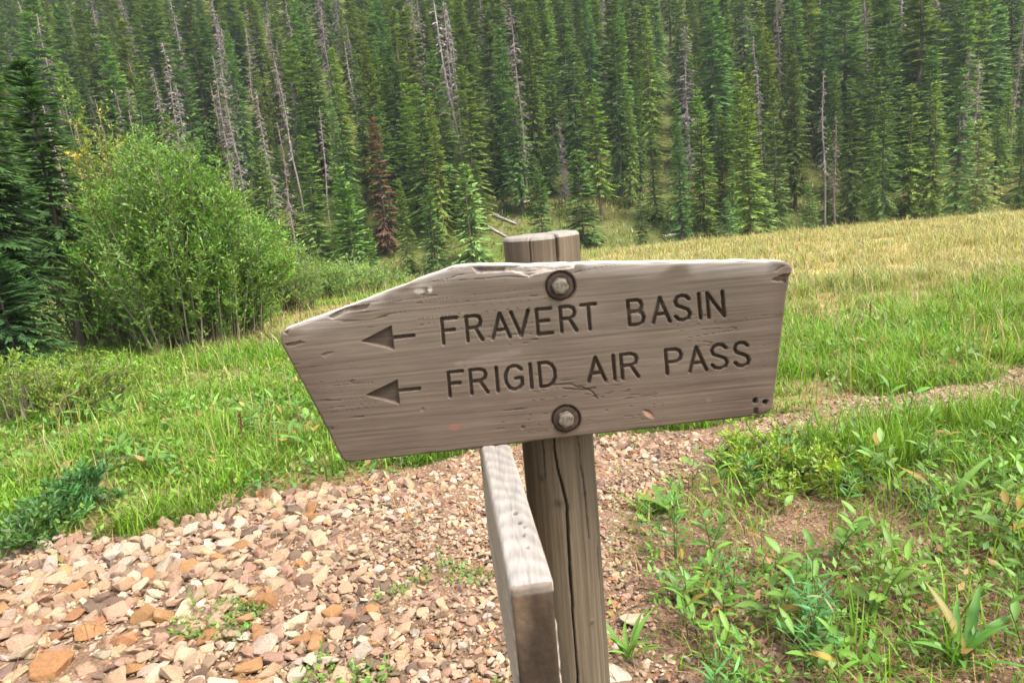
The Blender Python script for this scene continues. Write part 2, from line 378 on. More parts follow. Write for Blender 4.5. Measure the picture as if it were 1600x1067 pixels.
    def spot(px, py, rx, ry, depth, tint, tmix, rot=0.0):
        nonlocal D, col
        c = pxm((px, py)); a = X - c[0]; b = Z - c[1]; m = 1 / FPX
        ca, sa = math.cos(rot), math.sin(rot)
        r = np.hypot((a * ca + b * sa) / (rx * m), (b * ca - a * sa) / (ry * m)) + .5 * (fbm(X * 200, Z * 200, 73, 2) - .5)
        k = sstep(1.1, .6, r); D = D + depth * k; k = k[..., None] * tmix; col = col * (1 - k) + np.asarray(tint) * k
    spot(1180, 626, 4.5, 5, .009, (.03, .022, .018), .95); spot(1196, 628, 5, 4.5, .010, (.03, .022, .018), .95)
    spot(710, 667, 9, 8, 0, (.20, .085, .06), .75); spot(817, 668, 4, 3, .002, (.1, .07, .05), .8); spot(660, 640, 4, 3, .001, (.14, .1, .08), .6)
    spot(1014, 647, 12, 5, .001, (.36, .19, .11), .8, -.7); spot(1012, 643, 8, 2, .001, (.08, .06, .05), .6, -.5)
    spot(671, 452, 5, 6, 0, (.5, .46, .43), .6); spot(655, 455, 9, 5, 0, (.42, .38, .34), .5)
    spot(1107, 625, 5, 5, 0, (.16, .12, .1), .5); spot(760, 560, 60, 8, 0, (.22, .17, .14), .35, .1); spot(1000, 485, 55, 9, 0, (.15, .115, .09), .4, .1)
    for st in ([(845, 606), (870, 601), (892, 600), (905, 606)], [(905, 603), (925, 612), (933, 622)], [(880, 607), (912, 609), (930, 606)]):
        P = [tuple(pxm(p)) for p in st]; s = segdist(X, Z, P, False); D += .0012 * sstep(.0018, .0004, s); col = col * (1 - .4 * sstep(.0022, .0005, s)[..., None])
    bolts = [(875.5, 447), (884.5, 655)]
    for (bx, by) in bolts:
        c = pxm((bx, by)); r = np.hypot(X - c[0], Z - c[1]) + .0016 * (fbm(X * 120, Z * 120, 74, 2) - .5)
        k = sstep(.0232, .0208, r); D += .0065 * k; col = col * (1 - .55 * sstep(.027, .0215, r)[..., None] * np.array([.85, 1, 1.05]))
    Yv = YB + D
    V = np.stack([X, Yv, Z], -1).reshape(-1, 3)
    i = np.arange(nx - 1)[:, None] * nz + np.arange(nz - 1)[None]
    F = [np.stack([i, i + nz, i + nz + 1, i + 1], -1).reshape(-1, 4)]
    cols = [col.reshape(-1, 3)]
    ring = np.concatenate([np.arange(nx) * nz + nz - 1, (np.arange(nx) * nz)[::-1][1:-1]])
    base = V[ring]; n = len(ring); Vs = [V]; prev = ring; nv = len(V)
    ist = np.concatenate([np.ones(nx, bool), np.zeros(n - nx, bool)])
    nrm = np.zeros((n, 3)); tg = np.roll(base, -2, 0) - np.roll(base, 2, 0); nrm[:, 0] = -tg[:, 2]; nrm[:, 2] = tg[:, 0]; nrm /= np.linalg.norm(nrm, axis=1)[:, None] + 1e-9
    for j, tt in enumerate(np.linspace(0, 1, 9)[1:]):
        b = base.copy(); y = YB + .004 + (TH - .004) * tt; b[:, 1] = np.maximum(y, base[:, 1] + .0004 * (j + 1))
        b += nrm * (-.0008 + .0016 * fbm(base[:, 0] * 50, base[:, 2] * 50 + tt * 7, 75, 3))[:, None] - nrm * (.004 * sstep(.85, 1.0, tt))
        Vs.append(b); cur = np.arange(nv, nv + n); nv += n
        F.append(np.stack([prev, np.roll(prev, -1), np.roll(cur, -1), cur], -1)); prev = cur
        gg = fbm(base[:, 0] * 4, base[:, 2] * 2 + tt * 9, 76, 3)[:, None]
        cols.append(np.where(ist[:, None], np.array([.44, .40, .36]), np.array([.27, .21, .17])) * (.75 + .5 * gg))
    tb = prev[:nx]; bb = np.concatenate([[prev[0]], prev[nx:][::-1], [prev[nx - 1]]])
    F.append(np.stack([tb[:-1], tb[1:], bb[1:], bb[:-1]], -1))
    root = empty('trail_signpost', (0, 0, 0))
    tag(root, 'weathered wooden trail signpost with two boards bolted to a round post', 'signpost')
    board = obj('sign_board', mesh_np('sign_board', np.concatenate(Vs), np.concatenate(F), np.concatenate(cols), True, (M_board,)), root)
    board['label'] = 'grey arrow shaped board reading FRAVERT BASIN and FRIGID AIR PASS'
    # bolts
    for k, (bx, by) in enumerate(bolts):
        c = pxm((bx, by)); ctr = Vector((c[0], YB + .004, c[1]))
        bm = bmesh.new(); r = bmesh.ops.create_cone(bm, cap_ends=True, segments=6, radius1=.0135, radius2=.0128, depth=.009)
        bmesh.ops.bevel(bm, geom=bm.edges[:] , offset=.0012, segments=2, affect='EDGES')
        dm = bmesh.ops.create_uvsphere(bm, u_segments=16, v_segments=8, radius=.0105); bmesh.ops.scale(bm, vec=(1, 1, .12), verts=dm['verts']); bmesh.ops.translate(bm, vec=(0, 0, .0045), verts=dm['verts'])
        bmesh.ops.rotate(bm, matrix=Matrix.Rotation(rad(20 + 25 * k), 3, 'Z'), verts=bm.verts); bmesh.ops.rotate(bm, matrix=Matrix.Rotation(rad(90), 3, 'X'), verts=bm.verts)
        me = bpy.data.meshes.new('bolt'); bm.to_mesh(me); bm.free(); me.materials.append(M_bolt)
        b = obj('bolt', me, root); b.location = ctr + Vector((0, -.0055, 0))
        th = np.linspace(0, 2 * np.pi, 40, endpoint=False); prof = [(.009, 0.0), (.0125, -.0022), (.018, -.0026), (.0205, -.001), (.0208, .003)]
        WV = np.concatenate([np.stack([r_ * np.cos(th), np.full(40, y_) + .0005 * rng.random(40), r_ * np.sin(th)], -1) for r_, y_ in prof])
        j = np.arange(40); WF = np.concatenate([np.stack([a * 40 + j, a * 40 + (j + 1) % 40, (a + 1) * 40 + (j + 1) % 40, (a + 1) * 40 + j], -1) for a in range(4)])
        wsh = obj('washer', mesh_np('washer', WV, WF, None, True, (M_rust,)), b); wsh.location = (0, .0055, 0)
    # post
    RP = .0605; py_ = YB + TH + RP - .004
    ctop = on_y(845, 366, py_); zx, zy = ctop[0], py_; zt_ = ctop[2]
    nt_, nzz = 240, 420
    th = np.linspace(0, 2 * np.pi, nt_, endpoint=False); zz = np.concatenate([np.linspace(-.35, zt_ - .9, 30)[:-1], np.linspace(zt_ - .9, zt_ - .006, nzz)])
    T, Zz = np.meshgrid(th, zz, indexing='ij'); front = ((T - 1.5 * np.pi + np.pi) % (2 * np.pi)) - np.pi     # 0 facing the camera, + to the right
    rr = RP + .0016 * (fbm(np.cos(T) * 2 + 5, np.sin(T) * 2 + Zz * 2, 81, 3) - .5) * 2 + .0006 * (fbm(front * 22, Zz * 4, 82, 3) - .5) - .0012 * np.exp(-((Zz - zt_) / .004) ** 2)
    pg = np.clip(.5 + 1.3 * (fbm(front * 26, Zz * 3.2, 83, 3) - .5) + .9 * (fbm(front * 3, Zz * 2.5, 84, 3) - .5), 0, 1)[..., None]
    pc = np.array([.070, .050, .032]) * (1 - pg) + np.array([.145, .109, .072]) * pg
    def crack(pts, wd, depth):
        nonlocal rr, pc
        zq = np.array([p[0] for p in pts])[::-1]; aq = np.array([p[1] for p in pts])[::-1]
        fc = np.interp(Zz, zq, aq) + .05 * (fbm(Zz * 30, Zz * 0, 85, 3) - .5); taper = sstep(zq[0] - .002, zq[0] + .05, Zz) * sstep(zq[-1] + .002, zq[-1] - .05, Zz) if depth < .0119 else sstep(zq[0], zq[0] + .06, Zz)
        d = np.abs(front - fc) * RP; ww = wd * taper * (.7 + .6 * fbm(Zz * 25, Zz * 0 + 3, 86, 2)) + 1e-6
        k = sstep(1, .35, d / ww) * (taper > .02); rr = rr - depth * k; pc = pc * (1 - .6 * k[..., None])
    crack([(zt_ + .01, .36), (zt_ - .06, .33), (zt_ - .2, .1), (zt_ - .34, -.18), (zt_ - .44, .06), (zt_ - .56, .0), (zt_ - .9, -.02)], .0024, .012)
    crack([(zt_ - .24, .42), (zt_ - .34, .52), (zt_ - .40, .6), (zt_ - .52, .66)], .0014, .010)
    crack([(zt_ - .26, -.5), (zt_ - .40, -.46)], .0012, .008); crack([(zt_ + .01, -.35), (zt_ - .07, -.36)], .0008, .006)
    crack([(zt_ - .5, 1.0), (zt_ - .9, 1.05)], .0012, .008)
    for (kz, ka, kr) in ((zt_ - .432, -.13, .008), (zt_ - .425, .62, .004), (zt_ - .66, .55, .004), (zt_ - .39, -.55, .006)):
        d = np.hypot((front - ka) * RP, (Zz - kz)) / kr; rr = rr + .002 * np.exp(-d * d); pc = pc * (1 - .5 * np.exp(-(d / .9) ** 2)[..., None])
    lift = .0015 * sstep(.30, .40, front) * (front < 2.6)
    Zl = Zz + lift * sstep(zt_ - .03, zt_ - .006, Zz)
    PV = np.stack([zx + rr * np.cos(T), zy + rr * np.sin(T), Zl], -1)
    nzz = len(zz); i = (np.arange(nt_) * nzz)[:, None] + np.arange(nzz - 1)[None]; i2 = ((np.arange(nt_) + 1) % nt_ * nzz)[:, None] + np.arange(nzz - 1)[None]
    PF = [np.stack([i, i2, i2 + 1, i + 1], -1).reshape(-1, 4)]; Vp = [PV.reshape(-1, 3)]; cp = [pc.reshape(-1, 3)]
    prev = np.arange(nt_) * nzz + nzz - 1; nv = nt_ * nzz
    for f_, zo in ((1.0, .0), (.975, .0032), (.94, .0052), (.8, .006), (.6, .0062), (.4, .006), (.2, .006), (.01, .006)):
        r_ = rr[:, -1] * f_; fr = front[:, -1]
        b = np.stack([zx + r_ * np.cos(th), zy + r_ * np.sin(th), np.full(nt_, zt_ - .006 + zo) + lift[:, -1] * sstep(.1, .5, f_) + .0012 * (fbm(np.cos(th) * r_ * 90, np.sin(th) * r_ * 90, 87, 3) - .5)], -1)
        cur = np.arange(nv, nv + nt_); nv += nt_; Vp.append(b); PF += [] if f_ == 1.0 else [np.stack([prev, np.roll(prev, -1), np.roll(cur, -1), cur], -1)]; prev = cur
        cp.append(np.array([.21, .185, .155]) * (.8 + .4 * fbm(np.cos(th) * r_ * 200, np.sin(th) * r_ * 60, 88, 3))[:, None])
    post = obj('post', mesh_np('post', np.concatenate(Vp), np.concatenate(PF), np.concatenate(cp), True, (M_post,)), root)
    post['label'] = 'round weathered wooden post with long drying cracks'
    # second board, seen end on, below the first
    def at_depth(px, py, dz):
        d = ray(px, py); return CAM + d * (dz / (d @ _F))
    fm = at_depth(775, 699, 1.045); dn = .72
    for it in range(60):
        nm = at_depth(830, 911, dn); dn += (nm[2] - fm[2] + .004) * .5
    nl, nr_ = at_depth(794, 911, dn), at_depth(866, 911, dn); ax = fm - nm; side = nr_ - nl; side[2] = 0; th2 = np.linalg.norm(side); 
    axn = ax / np.linalg.norm(ax); Lb = np.linalg.norm(ax) + .10; sd_ = np.cross(axn, [0, 0, 1.0]); sd_ /= np.linalg.norm(sd_); upn = np.cross(sd_, axn)
    Hb = .21; na, nh, nw = 150, 80, 26
    def face(o_, a_, b_, nA, nB):
        s, t_ = np.meshgrid(np.linspace(0, 1, nA), np.linspace(0, 1, nB), indexing='ij'); return o_ + s[..., None] * a_ + t_[..., None] * b_
    acc = Acc(); o0 = nm - sd_ * th2 / 2 - upn * Hb; A3 = axn * Lb; B3 = sd_ * th2; C3 = upn * Hb
    for nmf, (o_, a_, b_, nA, nB) in {'top': (o0 + C3, A3, B3, na, nw), 'bottom': (o0 + B3, A3, -B3, na, nw), 'leftf': (o0, A3, C3, na, nh), 'rightf': (o0 + B3 + C3, A3, -C3, na, nh), 'near': (o0, C3, B3, nh, nw), 'far': (o0 + A3, B3, C3, nw, nh)}.items():
        P = face(o_, a_, b_, nA, nB); q = P - o0; la, lb, lc = q @ axn, q @ sd_, q @ upn
        # rounded worn edges
        bvl = .006; da = np.minimum(la, 1); db = np.minimum(lb, th2 - lb); dc = np.minimum(lc, Hb - lc)
        ca = np.clip(la, bvl, Lb); cb = np.clip(lb, bvl, th2 - bvl); cc = np.clip(lc, bvl, Hb - bvl)
        dv = np.stack([la - ca, lb - cb, lc - cc], -1); ln = np.linalg.norm(dv, axis=-1, keepdims=True); mxd = np.abs(dv).max(-1, keepdims=True)
        dv = np.where(ln > 1e-9, dv / (ln + 1e-12) * mxd, 0)
        fib = fbm(la * 5, lb * 150 + lc * 150, 91, 3); wavy = np.sin((la * 190 + 10 * fbm(la * 9, lb * 22, 92, 3) + 900 * (lb - th2 / 2) ** 2 * 6 + (lb - th2 / 2) * 170))
        if nmf == 'top':
            off = .0006 * wavy + .001 * (fib - .5); cl = np.array([.25, .225, .20])[None, None] * (.84 + .11 * wavy + .22 * (fbm(la * 18, lb * 60, 93, 3) - .3))[..., None]
            ck = sstep(.0012, .0004, np.abs(lb - th2 * .46 - .002 * np.sin(la * 40))) * .5; cl = cl * (1 - .5 * ck[..., None]); off = off - .001 * ck
            for (pa, pb, pr) in ((.13, .6, .003), (.155, .56, .0035), (.10, .62, .0025), (.118, .7, .002), (.07, .63, .002)):
                k = sstep(1.2, .6, np.hypot((la - pa) * .8, lb - pb * th2) / pr); cl = cl * (1 - .75 * k[..., None]); off = off - .003 * k
        elif nmf == 'near':
            st = sstep(.3, .75, fbm(lb * 38, lc * 12, 94, 3) + .35 * sstep(.0, .12, Hb - lc) - .25 * np.abs(lb / th2 - .5)); cl = np.array([.115, .073, .047])[None, None] * (.8 + .5 * fbm(lb * 90, lc * 50, 95, 3))[..., None]
            cl = cl * (1 - .68 * st[..., None]); cl = np.where((Hb - lc < .012)[..., None], cl * .6 + np.array([.3, .26, .22]) * .4, cl); off = .001 * (fbm(lb * 120, lc * 120, 96, 3) - .5)
        else:
            gg = fbm(la * 4, lc * 160, 97, 4); cl = (np.array([.20, .15, .11]) * (1 - gg[..., None]) + np.array([.40, .34, .285]) * gg[..., None]); off = .0012 * (gg - .5)
            gk = sstep(.62, .75, fbm(la * 7, lc * 60, 98, 3)); off = off - .004 * gk; cl = cl * (1 - .5 * gk[..., None])
        nf = np.cross(a_, b_); nf = nf / np.linalg.norm(nf); nf = nf if nmf not in ('top', 'bottom', 'leftf', 'rightf', 'near', 'far') else nf
        ctr = o0 + A3 / 2 + B3 / 2 + C3 / 2
        if (o_ + a_ / 2 + b_ / 2 - ctr) @ nf < 0: nf = -nf
        Pn = o0 + (ca + dv[..., 0])[..., None] * axn + (cb + dv[..., 1])[..., None] * sd_ + (cc + dv[..., 2])[..., None] * upn
        em = sstep(0, .004, np.minimum(np.minimum(np.where(np.abs(nf @ axn) > .5, 1, np.minimum(la, Lb - la)), np.where(np.abs(nf @ sd_) > .5, 1, db)), np.where(np.abs(nf @ upn) > .5, 1, dc)))
        Pn = Pn + nf * (off * em)[..., None]
        i = np.arange(nA - 1)[:, None] * nB + np.arange(nB - 1)[None]
        acc.add(Pn.reshape(-1, 3), np.stack([i, i + nB, i + nB + 1, i + 1], -1).reshape(-1, 4), np.clip(cl, 0, 1).reshape(-1, 3))
    b2 = obj('side_board', acc.mesh('side_board', M_board2, True), root); b2['label'] = 'second board seen end on with pale wavy grain on its top edge'
build_sign()

# ------------------------------------------------------------------ conifers
def spruce(H, R, z0, lev, nb, ncard, cl, cw, seed, green=(.05, .09, .03), tip=(.09, .14, .04), lean=0, sparse=0., trunk_r=None, droop=.25, shape=.85, dead=None):
    r = np.random.default_rng(seed); acc = Acc(); tr = trunk_r or H * .011
    bend = lambda z: np.array([lean * (z / H) ** 2 * H + .04 * math.sin(z * 1.1 + seed), .04 * math.sin(z * .9 + seed * 2), 0])
    nl = max(4, int((H - z0) / lev))
    P_, D_, L_, W_, Rl_, C_ = [], [], [], [], [], []
    br = Acc()
    for li in range(nl):
        z = z0 + (H - z0) * (li + r.random() * .6) / nl; t = (z - z0) / (H - z0)
        Lm = R * (max(0, 1 - t) ** shape) * (.35 + .65 * min(1, (t + .08) / .18)) + .10
        for b in range(nb):
            if r.random() < sparse * (1 - t): continue
            a = r.random() * 2 * np.pi; L = Lm * (.62 + .5 * r.random()) * (1.25 if r.random() < .08 else 1)
            el = -.25 + .95 * t ** 1.3 + .15 * r.normal(); dr = droop * (1 - .6 * t) * (.7 + .6 * r.random())
            n = max(4, int(ncard * (.35 + .65 * L / R))); s = np.sort(.04 + .96 * r.random(n) ** .85)
            ca, sa = math.cos(a), math.sin(a)
            rd = L * s * math.cos(el); dz = L * (s * math.sin(el) - dr * s ** 1.6 + .22 * dr * s ** 5)
            P = np.stack([rd * ca, rd * sa, z + dz], -1) + bend(z)
            sg = np.where(np.arange(n) % 2 == 0, 1, -1); off = sg * (.35 + .6 * r.random(n)) * (1 - .55 * s ** 3)
            slope = math.sin(el) - dr * 1.6 * s ** .6 + .9 * dr * s ** 4 - .18 * r.random(n)
            D = np.stack([np.cos(a + off), np.sin(a + off), slope], -1); D /= np.linalg.norm(D, axis=1)[:, None]
            P_.append(P); D_.append(D); L_.append(cl * (.6 + .8 * r.random(n)) * (.6 + .4 * min(1, L / (.5 * R)))); W_.append(cw * (.7 + .6 * r.random(n))); Rl_.append((r.random(n) - .5) * 1.6)
            k = .82 + .36 * r.random(); mixv = np.clip(s ** 2 * .7 + .3 * r.random(n) - .1, 0, 1)[:, None]
            C_.append((np.array(green) * (1 - mixv) + np.array(tip) * mixv) * k * (.85 + .3 * r.random((n, 1))))
            if L > .5 * R or lev < .22:
                ss = np.array([0, .5, 1]); rr_ = L * ss * math.cos(el) * .9; zz = L * .9 * (ss * math.sin(el) - dr * ss ** 1.6)
                v, f = tube(np.stack([rr_ * ca, rr_ * sa, z + zz], -1) + bend(z), np.array([.3, .2, .06]) * tr * .45, 3, False); br.add(v, f, (.09, .07, .055))
    n = 26; zz = H - .9 * cl * r.random(n) * 2.2; a = r.random(n) * 6.28
    P_.append(np.stack([0 * a, 0 * a, zz], -1) + bend(H)); D = np.stack([np.cos(a) * .45, np.sin(a) * .45, .6 + .8 * r.random(n)], -1); D_.append(D / np.linalg.norm(D, axis=1)[:, None])
    L_.append(cl * (.35 + .4 * r.random(n))); W_.append(cw * .7 * np.ones(n)); Rl_.append(r.random(n) * 3); C_.append(np.tile(tip, (n, 1)) * (.8 + .4 * r.random((n, 1))))
    P, D, L, W, Rl, Cc = map(np.concatenate, (P_, D_, L_, W_, Rl_, C_))
    V, F = cards(P, D, L, W, Rl); acc.add(V, F, np.repeat(Cc, 4, 0))
    tz = np.linspace(-.4, H, 9); tp = np.stack([np.zeros(9), np.zeros(9), tz], -1) + np.array([bend(max(0, z)) for z in tz])
    trk = Acc(); v, f = tube(tp, tr * (1 - np.linspace(0, .96, 9)) ** .8 * np.where(np.arange(9) == 0, 1.25, 1), 8); trk.add(v, f, jit((.115, .085, .068), 1, .2)[0])
    if br.n: trk.add(*br.arrays()[:2], br.arrays()[2])
    return trk, acc
def snag(H, tr, seed, twigs=60, tl=.8, col=(.23, .195, .18), start=.25, sub=3, needles=None, lean=0.):
    r = np.random.default_rng(seed); t = Acc(); br = Acc(); n = 10; tz = np.linspace(-.4, H, n)
    tp = np.stack([lean * (np.maximum(tz, 0) / H) * H + .06 * np.sin(tz * .7 + seed), .05 * np.sin(tz + seed), tz], -1)
    v, f = tube(tp, tr * .72 * (1 - np.linspace(0, .93, n)) ** .75, 8); t.add(v, f, np.array(col) * (.75 + .2 * r.random()))
    ctr = lambda z: np.array([np.interp(z, tz, tp[:, 0]), np.interp(z, tz, tp[:, 1]), z])
    Pn, Dn = [], []
    for k in range(twigs):
        z = H * (start + (1 - start) * r.random() ** .9); tt = z / H; L = tl * (1.15 - tt) ** .7 * (.4 + .8 * r.random()); a = r.random() * 6.28
        s = np.array([0, .5, 1]); el = -.35 + .5 * tt + .2 * r.normal()
        pts = ctr(z) + np.stack([np.cos(a) * L * s, np.sin(a) * L * s, L * (el * s - .25 * s * s)], -1)
        v, f = tube(pts, np.array([1, .6, .2]) * .02 * (1 + .4 * tl), 3, False); br.add(v, f, np.array(col) * (.75 + .5 * r.random()))
        m = sub * 2
        ss = .25 + .7 * r.random(m); p0 = ctr(z) + np.stack([np.cos(a) * L * ss, np.sin(a) * L * ss, L * (el * ss - .25 * ss * ss)], -1)
        aa = a + np.where(r.random(m) < .5, 1, -1) * (.4 + .6 * r.random(m)); dd = np.stack([np.cos(aa), np.sin(aa), -.5 - .5 * r.random(m)], -1); dd /= np.linalg.norm(dd, axis=1)[:, None]
        V, F = cards(p0, dd, L * (.35 + .35 * r.random(m)), .045, r.random(m) * 3); br.add(V, F, np.repeat(np.array(col) * (.7 + .5 * r.random((m, 1))), 4, 0))
    return t, br
def tree_proto(nm, pair, parts=('trunk', 'crown'), mats=None):
    mats = mats or (M_bark, M_needle)
    return [(parts[0], pair[0].mesh(nm + '_trunk', mats[0], True)), (parts[1], pair[1].mesh(nm + '_crown', mats[1]))]
def place(name, proto, loc, rz, sc, label, cat, group=None, color=(1, 1, 1)):
    e = empty(name, loc, rz, sc); tag(e, label, cat, group)
    for pn, me in proto:
        c = bpy.data.objects.new(pn, me); C.objects.link(c); c.parent = e; c.color = (*color, 1)
    return e

G1, T1 = (.094, .17, .042), (.182, .26, .06)
live = []; live_acc = []
spec = [(12, 1.5, .4, .25, 7, 11), (13, 1.3, 1.0, .25, 7, 11), (11, 1.7, .3, .25, 7, 12), (14, 1.5, 1.8, .26, 7, 11), (12, 1.2, .8, .26, 6, 11), (10, 1.5, .25, .24, 7, 12), (13, 1.65, 1.2, .26, 7, 12), (12, 1.35, 2.6, .26, 6, 11)]
for k, (H, R, z0, lv, nb, nc) in enumerate(spec):
    g = np.array(G1) * (.85 + .3 * rng.random()); pr = spruce(H, R, z0, lv, nb, nc + 17, .36, .085, 100 + k, tuple(g), T1, sparse=.08 if k in (1, 3, 7) else .0, shape=(.85, .7, 1.0, .75, .9, 1.05, .6, .8)[k], droop=(.25, .35, .2, .3, .4, .15, .3, .35)[k])
    live.append((H, tree_proto('spruce%d' % k, pr))); live_acc.append((H, pr))
small = []
for k in range(3):
    H = 5.0; pr = spruce(H, (1.15, .85, 1.0)[k], .08, .16, 7, 12, .30, .10, 140 + k, (.055, .105, .035), (.12, .18, .06), shape=.95); small.append((H, tree_proto('young_spruce%d' % k, pr)))
cone = (9.0, tree_proto('broad_spruce', spruce(9.0, 2.3, .1, .22, 8, 15, .42, .14, 160, (.055, .10, .035), (.12, .165, .06), shape=.8)))
dead = []
for k, (H, tr, tw, tl, st, sb, cl_) in enumerate([(14, .15, 170, .7, .2, 5, (.20, .16, .148)), (13, .16, 150, .8, .2, 5, (.20, .15, .138)), (12, .13, 150, .7, .25, 4, (.22, .175, .16)), (14, .17, 230, .95, .12, 6, (.19, .155, .145)), (11, .12, 80, .5, .4, 3, (.25, .21, .19)), (13, .15, 110, .6, .35, 4, (.21, .155, .142))]):
    pr = snag(H, tr, 200 + k, tw, tl, cl_, st, sb, lean=(0, .015, -.02, 0, .03, -.01)[k]); dead.append((H, tree_proto('snag%d' % k, pr, ('trunk', 'crown'), (M_bark, M_bark))))
rusty = (10.0, tree_proto('rust_spruce', spruce(10, 1.0, .6, .26, 6, 12, .42, .14, 230, (.15, .085, .055), (.20, .10, .06))))

def place_px(proto, xb, ytop, d, label, name='spruce_tree', cat='tree', group=None, color=(1, 1, 1), wide=1.0):
    """a tree whose foot stands at distance d below picture column xb and whose top reaches row ytop"""
    H, parts = proto; g = gd(xb, d)
    for it in range(6):                                  # foot column measured at the foot itself
        px, py, _ = project(g); g = np.array([g[0] + (xb - px) / FPX * d * .9, d, 0]); g[2] = hgt(g[0], d)
    lo, hi = .3, 40.0
    for it in range(30):
        m = (lo + hi) / 2; _, y, _ = project(g + np.array([0, 0, m]))
        lo, hi = (m, hi) if y > ytop else (lo, m)
    s = lo / H; e = place(name, parts, (g[0], d, g[2] - .05), rng.random() * 6.28, (s * wide, s * wide, s), label, cat, group, color); return g, lo
taken = []
def hero(*a, **k): g, h = place_px(*a, **k); taken.append((g[0], g[1], 1.5))
hero(small[0], 740, 256, 40, 'bright young spruce left of the post top at the forest edge', color=(2.2, 2.2, 1.9), wide=1.15)
hero(small[1], 556, 262, 37, 'light green narrow spruce right of the willow thicket', color=(1.61, 1.75, 1.12))
hero(small[0], 566, 292, 36.5, 'light green spruce tucked against a narrower one beside the willow thicket', color=(1.68, 1.82, 1.12))
hero(small[1], 590, 358, 36, 'tiny young spruce beside the two light green spruces', color=(1.54, 1.61, 0.98))
hero(rusty, 607, 185, 43, 'rust brown dying spruce in front of the green forest', name='dying_spruce', wide=1.1)
hero(live[2], 640, 280, 40, 'olive green spruce below the rust brown dying spruce', color=(1.40, 1.33, 1.12))
hero(small[2], 683, 290, 39, 'slim green spruce left of the bright young spruce', color=(1.33, 1.40, 1.12))
hero(live[5], 655, 128, 46, 'tall pointed green spruce above the rust brown dying one', color=(1.54, 1.54, 1.12))
hero(dead[3], 884, 190, 46, 'thick grey dead spruce directly above the post top', name='dead_spruce', wide=1.2)
hero(live[3], 838, 60, 52, 'tall yellow green spruce left of the thick grey dead spruce', color=(1.54, 1.47, 1.05))
hero(small[2], 850, 262, 41.5, 'slim green spruce standing on the grassy clearing behind the post', color=(1.33, 1.47, 1.12))
hero(dead[1], 826, 12, 47, 'tall thin dead spruce with a fallen log at its foot', name='dead_spruce')
hero(live[7], 940, 130, 44, 'tall spruce with a bare reddish trunk right of the post', color=(1.47, 1.40, 1.12), wide=1.2)
hero(small[1], 912, 235, 41.5, 'green spruce just right of the post top', color=(1.26, 1.33, 1.05), wide=1.25)
hero(small[1], 1004, 300, 40, 'small dark spruce above the board between post and meadow', color=(1.12, 1.19, 1.05))
hero(small[0], 1040, 338, 37, 'tiny spruce at the corner of the dry meadow', color=(1.40, 1.40, 1.05))
hero(live[6], 1096, 140, 42, 'tall spruce with grey dead lower trunk at the meadow edge', color=(1.40, 1.51, 1.12))
hero(dead[3], 1078, 40, 47, 'thick fuzzy grey dead spruce behind the meadow edge', name='dead_spruce', wide=1.3)
hero(live[5], 1160, 112, 43, 'broad tall bright green spruce behind the meadow crest', color=(1.61, 1.57, 1.12), wide=1.25)
hero(small[0], 1137, 308, 34, 'small blue green spruce on the meadow crest under the broad tall one', color=(1.54, 1.75, 1.82), wide=1.2)
hero(small[1], 1200, 280, 38, 'slender green spruce right of the broad tall one', color=(1.40, 1.47, 1.12))
hero(small[2], 1217, 352, 33, 'tiny blue green spruce on the meadow crest', color=(1.40, 1.89, 1.96))
hero(small[0], 1265, 288, 36, 'small green spruce beside the leaning grey snags', color=(1.40, 1.54, 1.12))
hero(dead[4], 1290, 110, 37, 'bare grey snag at the meadow edge', name='dead_spruce'); hero(dead[5], 1303, 180, 37.5, 'twiggy grey brown snag beside a bare one at the meadow edge', name='dead_spruce', wide=1.3)
hero(live[2], 1365, 205, 38, 'full green spruce between the snags and the round topped spruce', color=(1.47, 1.54, 1.12))
hero(live[4], 1420, 130, 42, 'tall narrow yellow green spruce behind the dry meadow', color=(1.61, 1.47, 0.98), wide=1.3)
hero(cone, 1524, 186, 31, 'broad bushy spruce with a cone laden top behind the dry meadow', color=(2.1, 1.9, 1.45))
hero(small[1], 1456, 296, 32, 'small yellow green spruce at the foot of the broad bushy one', color=(1.54, 1.54, 0.98))
hero(live[0], 1590, 165, 38, 'green spruce at the far right end of the meadow crest', color=(1.40, 1.47, 1.12))
hero(live[0], 440, 232, 41, 'green spruce rising behind the willow thicket top', color=(1.47, 1.47, 1.12)); hero(dead[5], 470, 190, 40, 'brown snag right of the big willow thicket', name='dead_spruce')
hero(live[5], 500, 210, 43, 'dense green spruce behind the light green pair', color=(1.33, 1.33, 1.12), wide=1.2)
cand = []
d = 43.0
while d < 150:
    sp = 2.5 + .008 * d + .045 * max(0, d - 62); half = d * .95 + 8
    for x in np.arange(-half, half, sp * .92):
        X = x + sp * .75 * (rng.random() - .5); Y = d + sp * .8 * (rng.random() - .5); z = float(hgt(X, Y))
        px, py, dz = project((X, Y, z))
        if px < -140 or px > 1740 or py < -60 or any((X - a) ** 2 + (Y - b) ** 2 < (.75 * c) ** 2 for a, b, c in taken): continue
        if 755 < px < 985 and Y < 45.2: continue
        cand.append((X, Y, z, px, py))
    d += sp * .86
for k in range(400):                                   # the forest edge just beyond the meadow crest
    Y = 35.5 + 7.5 * rng.random(); px0 = 985 + 700 * rng.random(); g = gd(px0, Y)
    if any((g[0] - a) ** 2 + (Y - b) ** 2 < 1.9 ** 2 for a, b, c in taken) or any((g[0] - c[0]) ** 2 + (Y - c[1]) ** 2 < 2.2 ** 2 for c in cand): continue
    cand.append((g[0], Y, g[2], *project(g)[:2]))
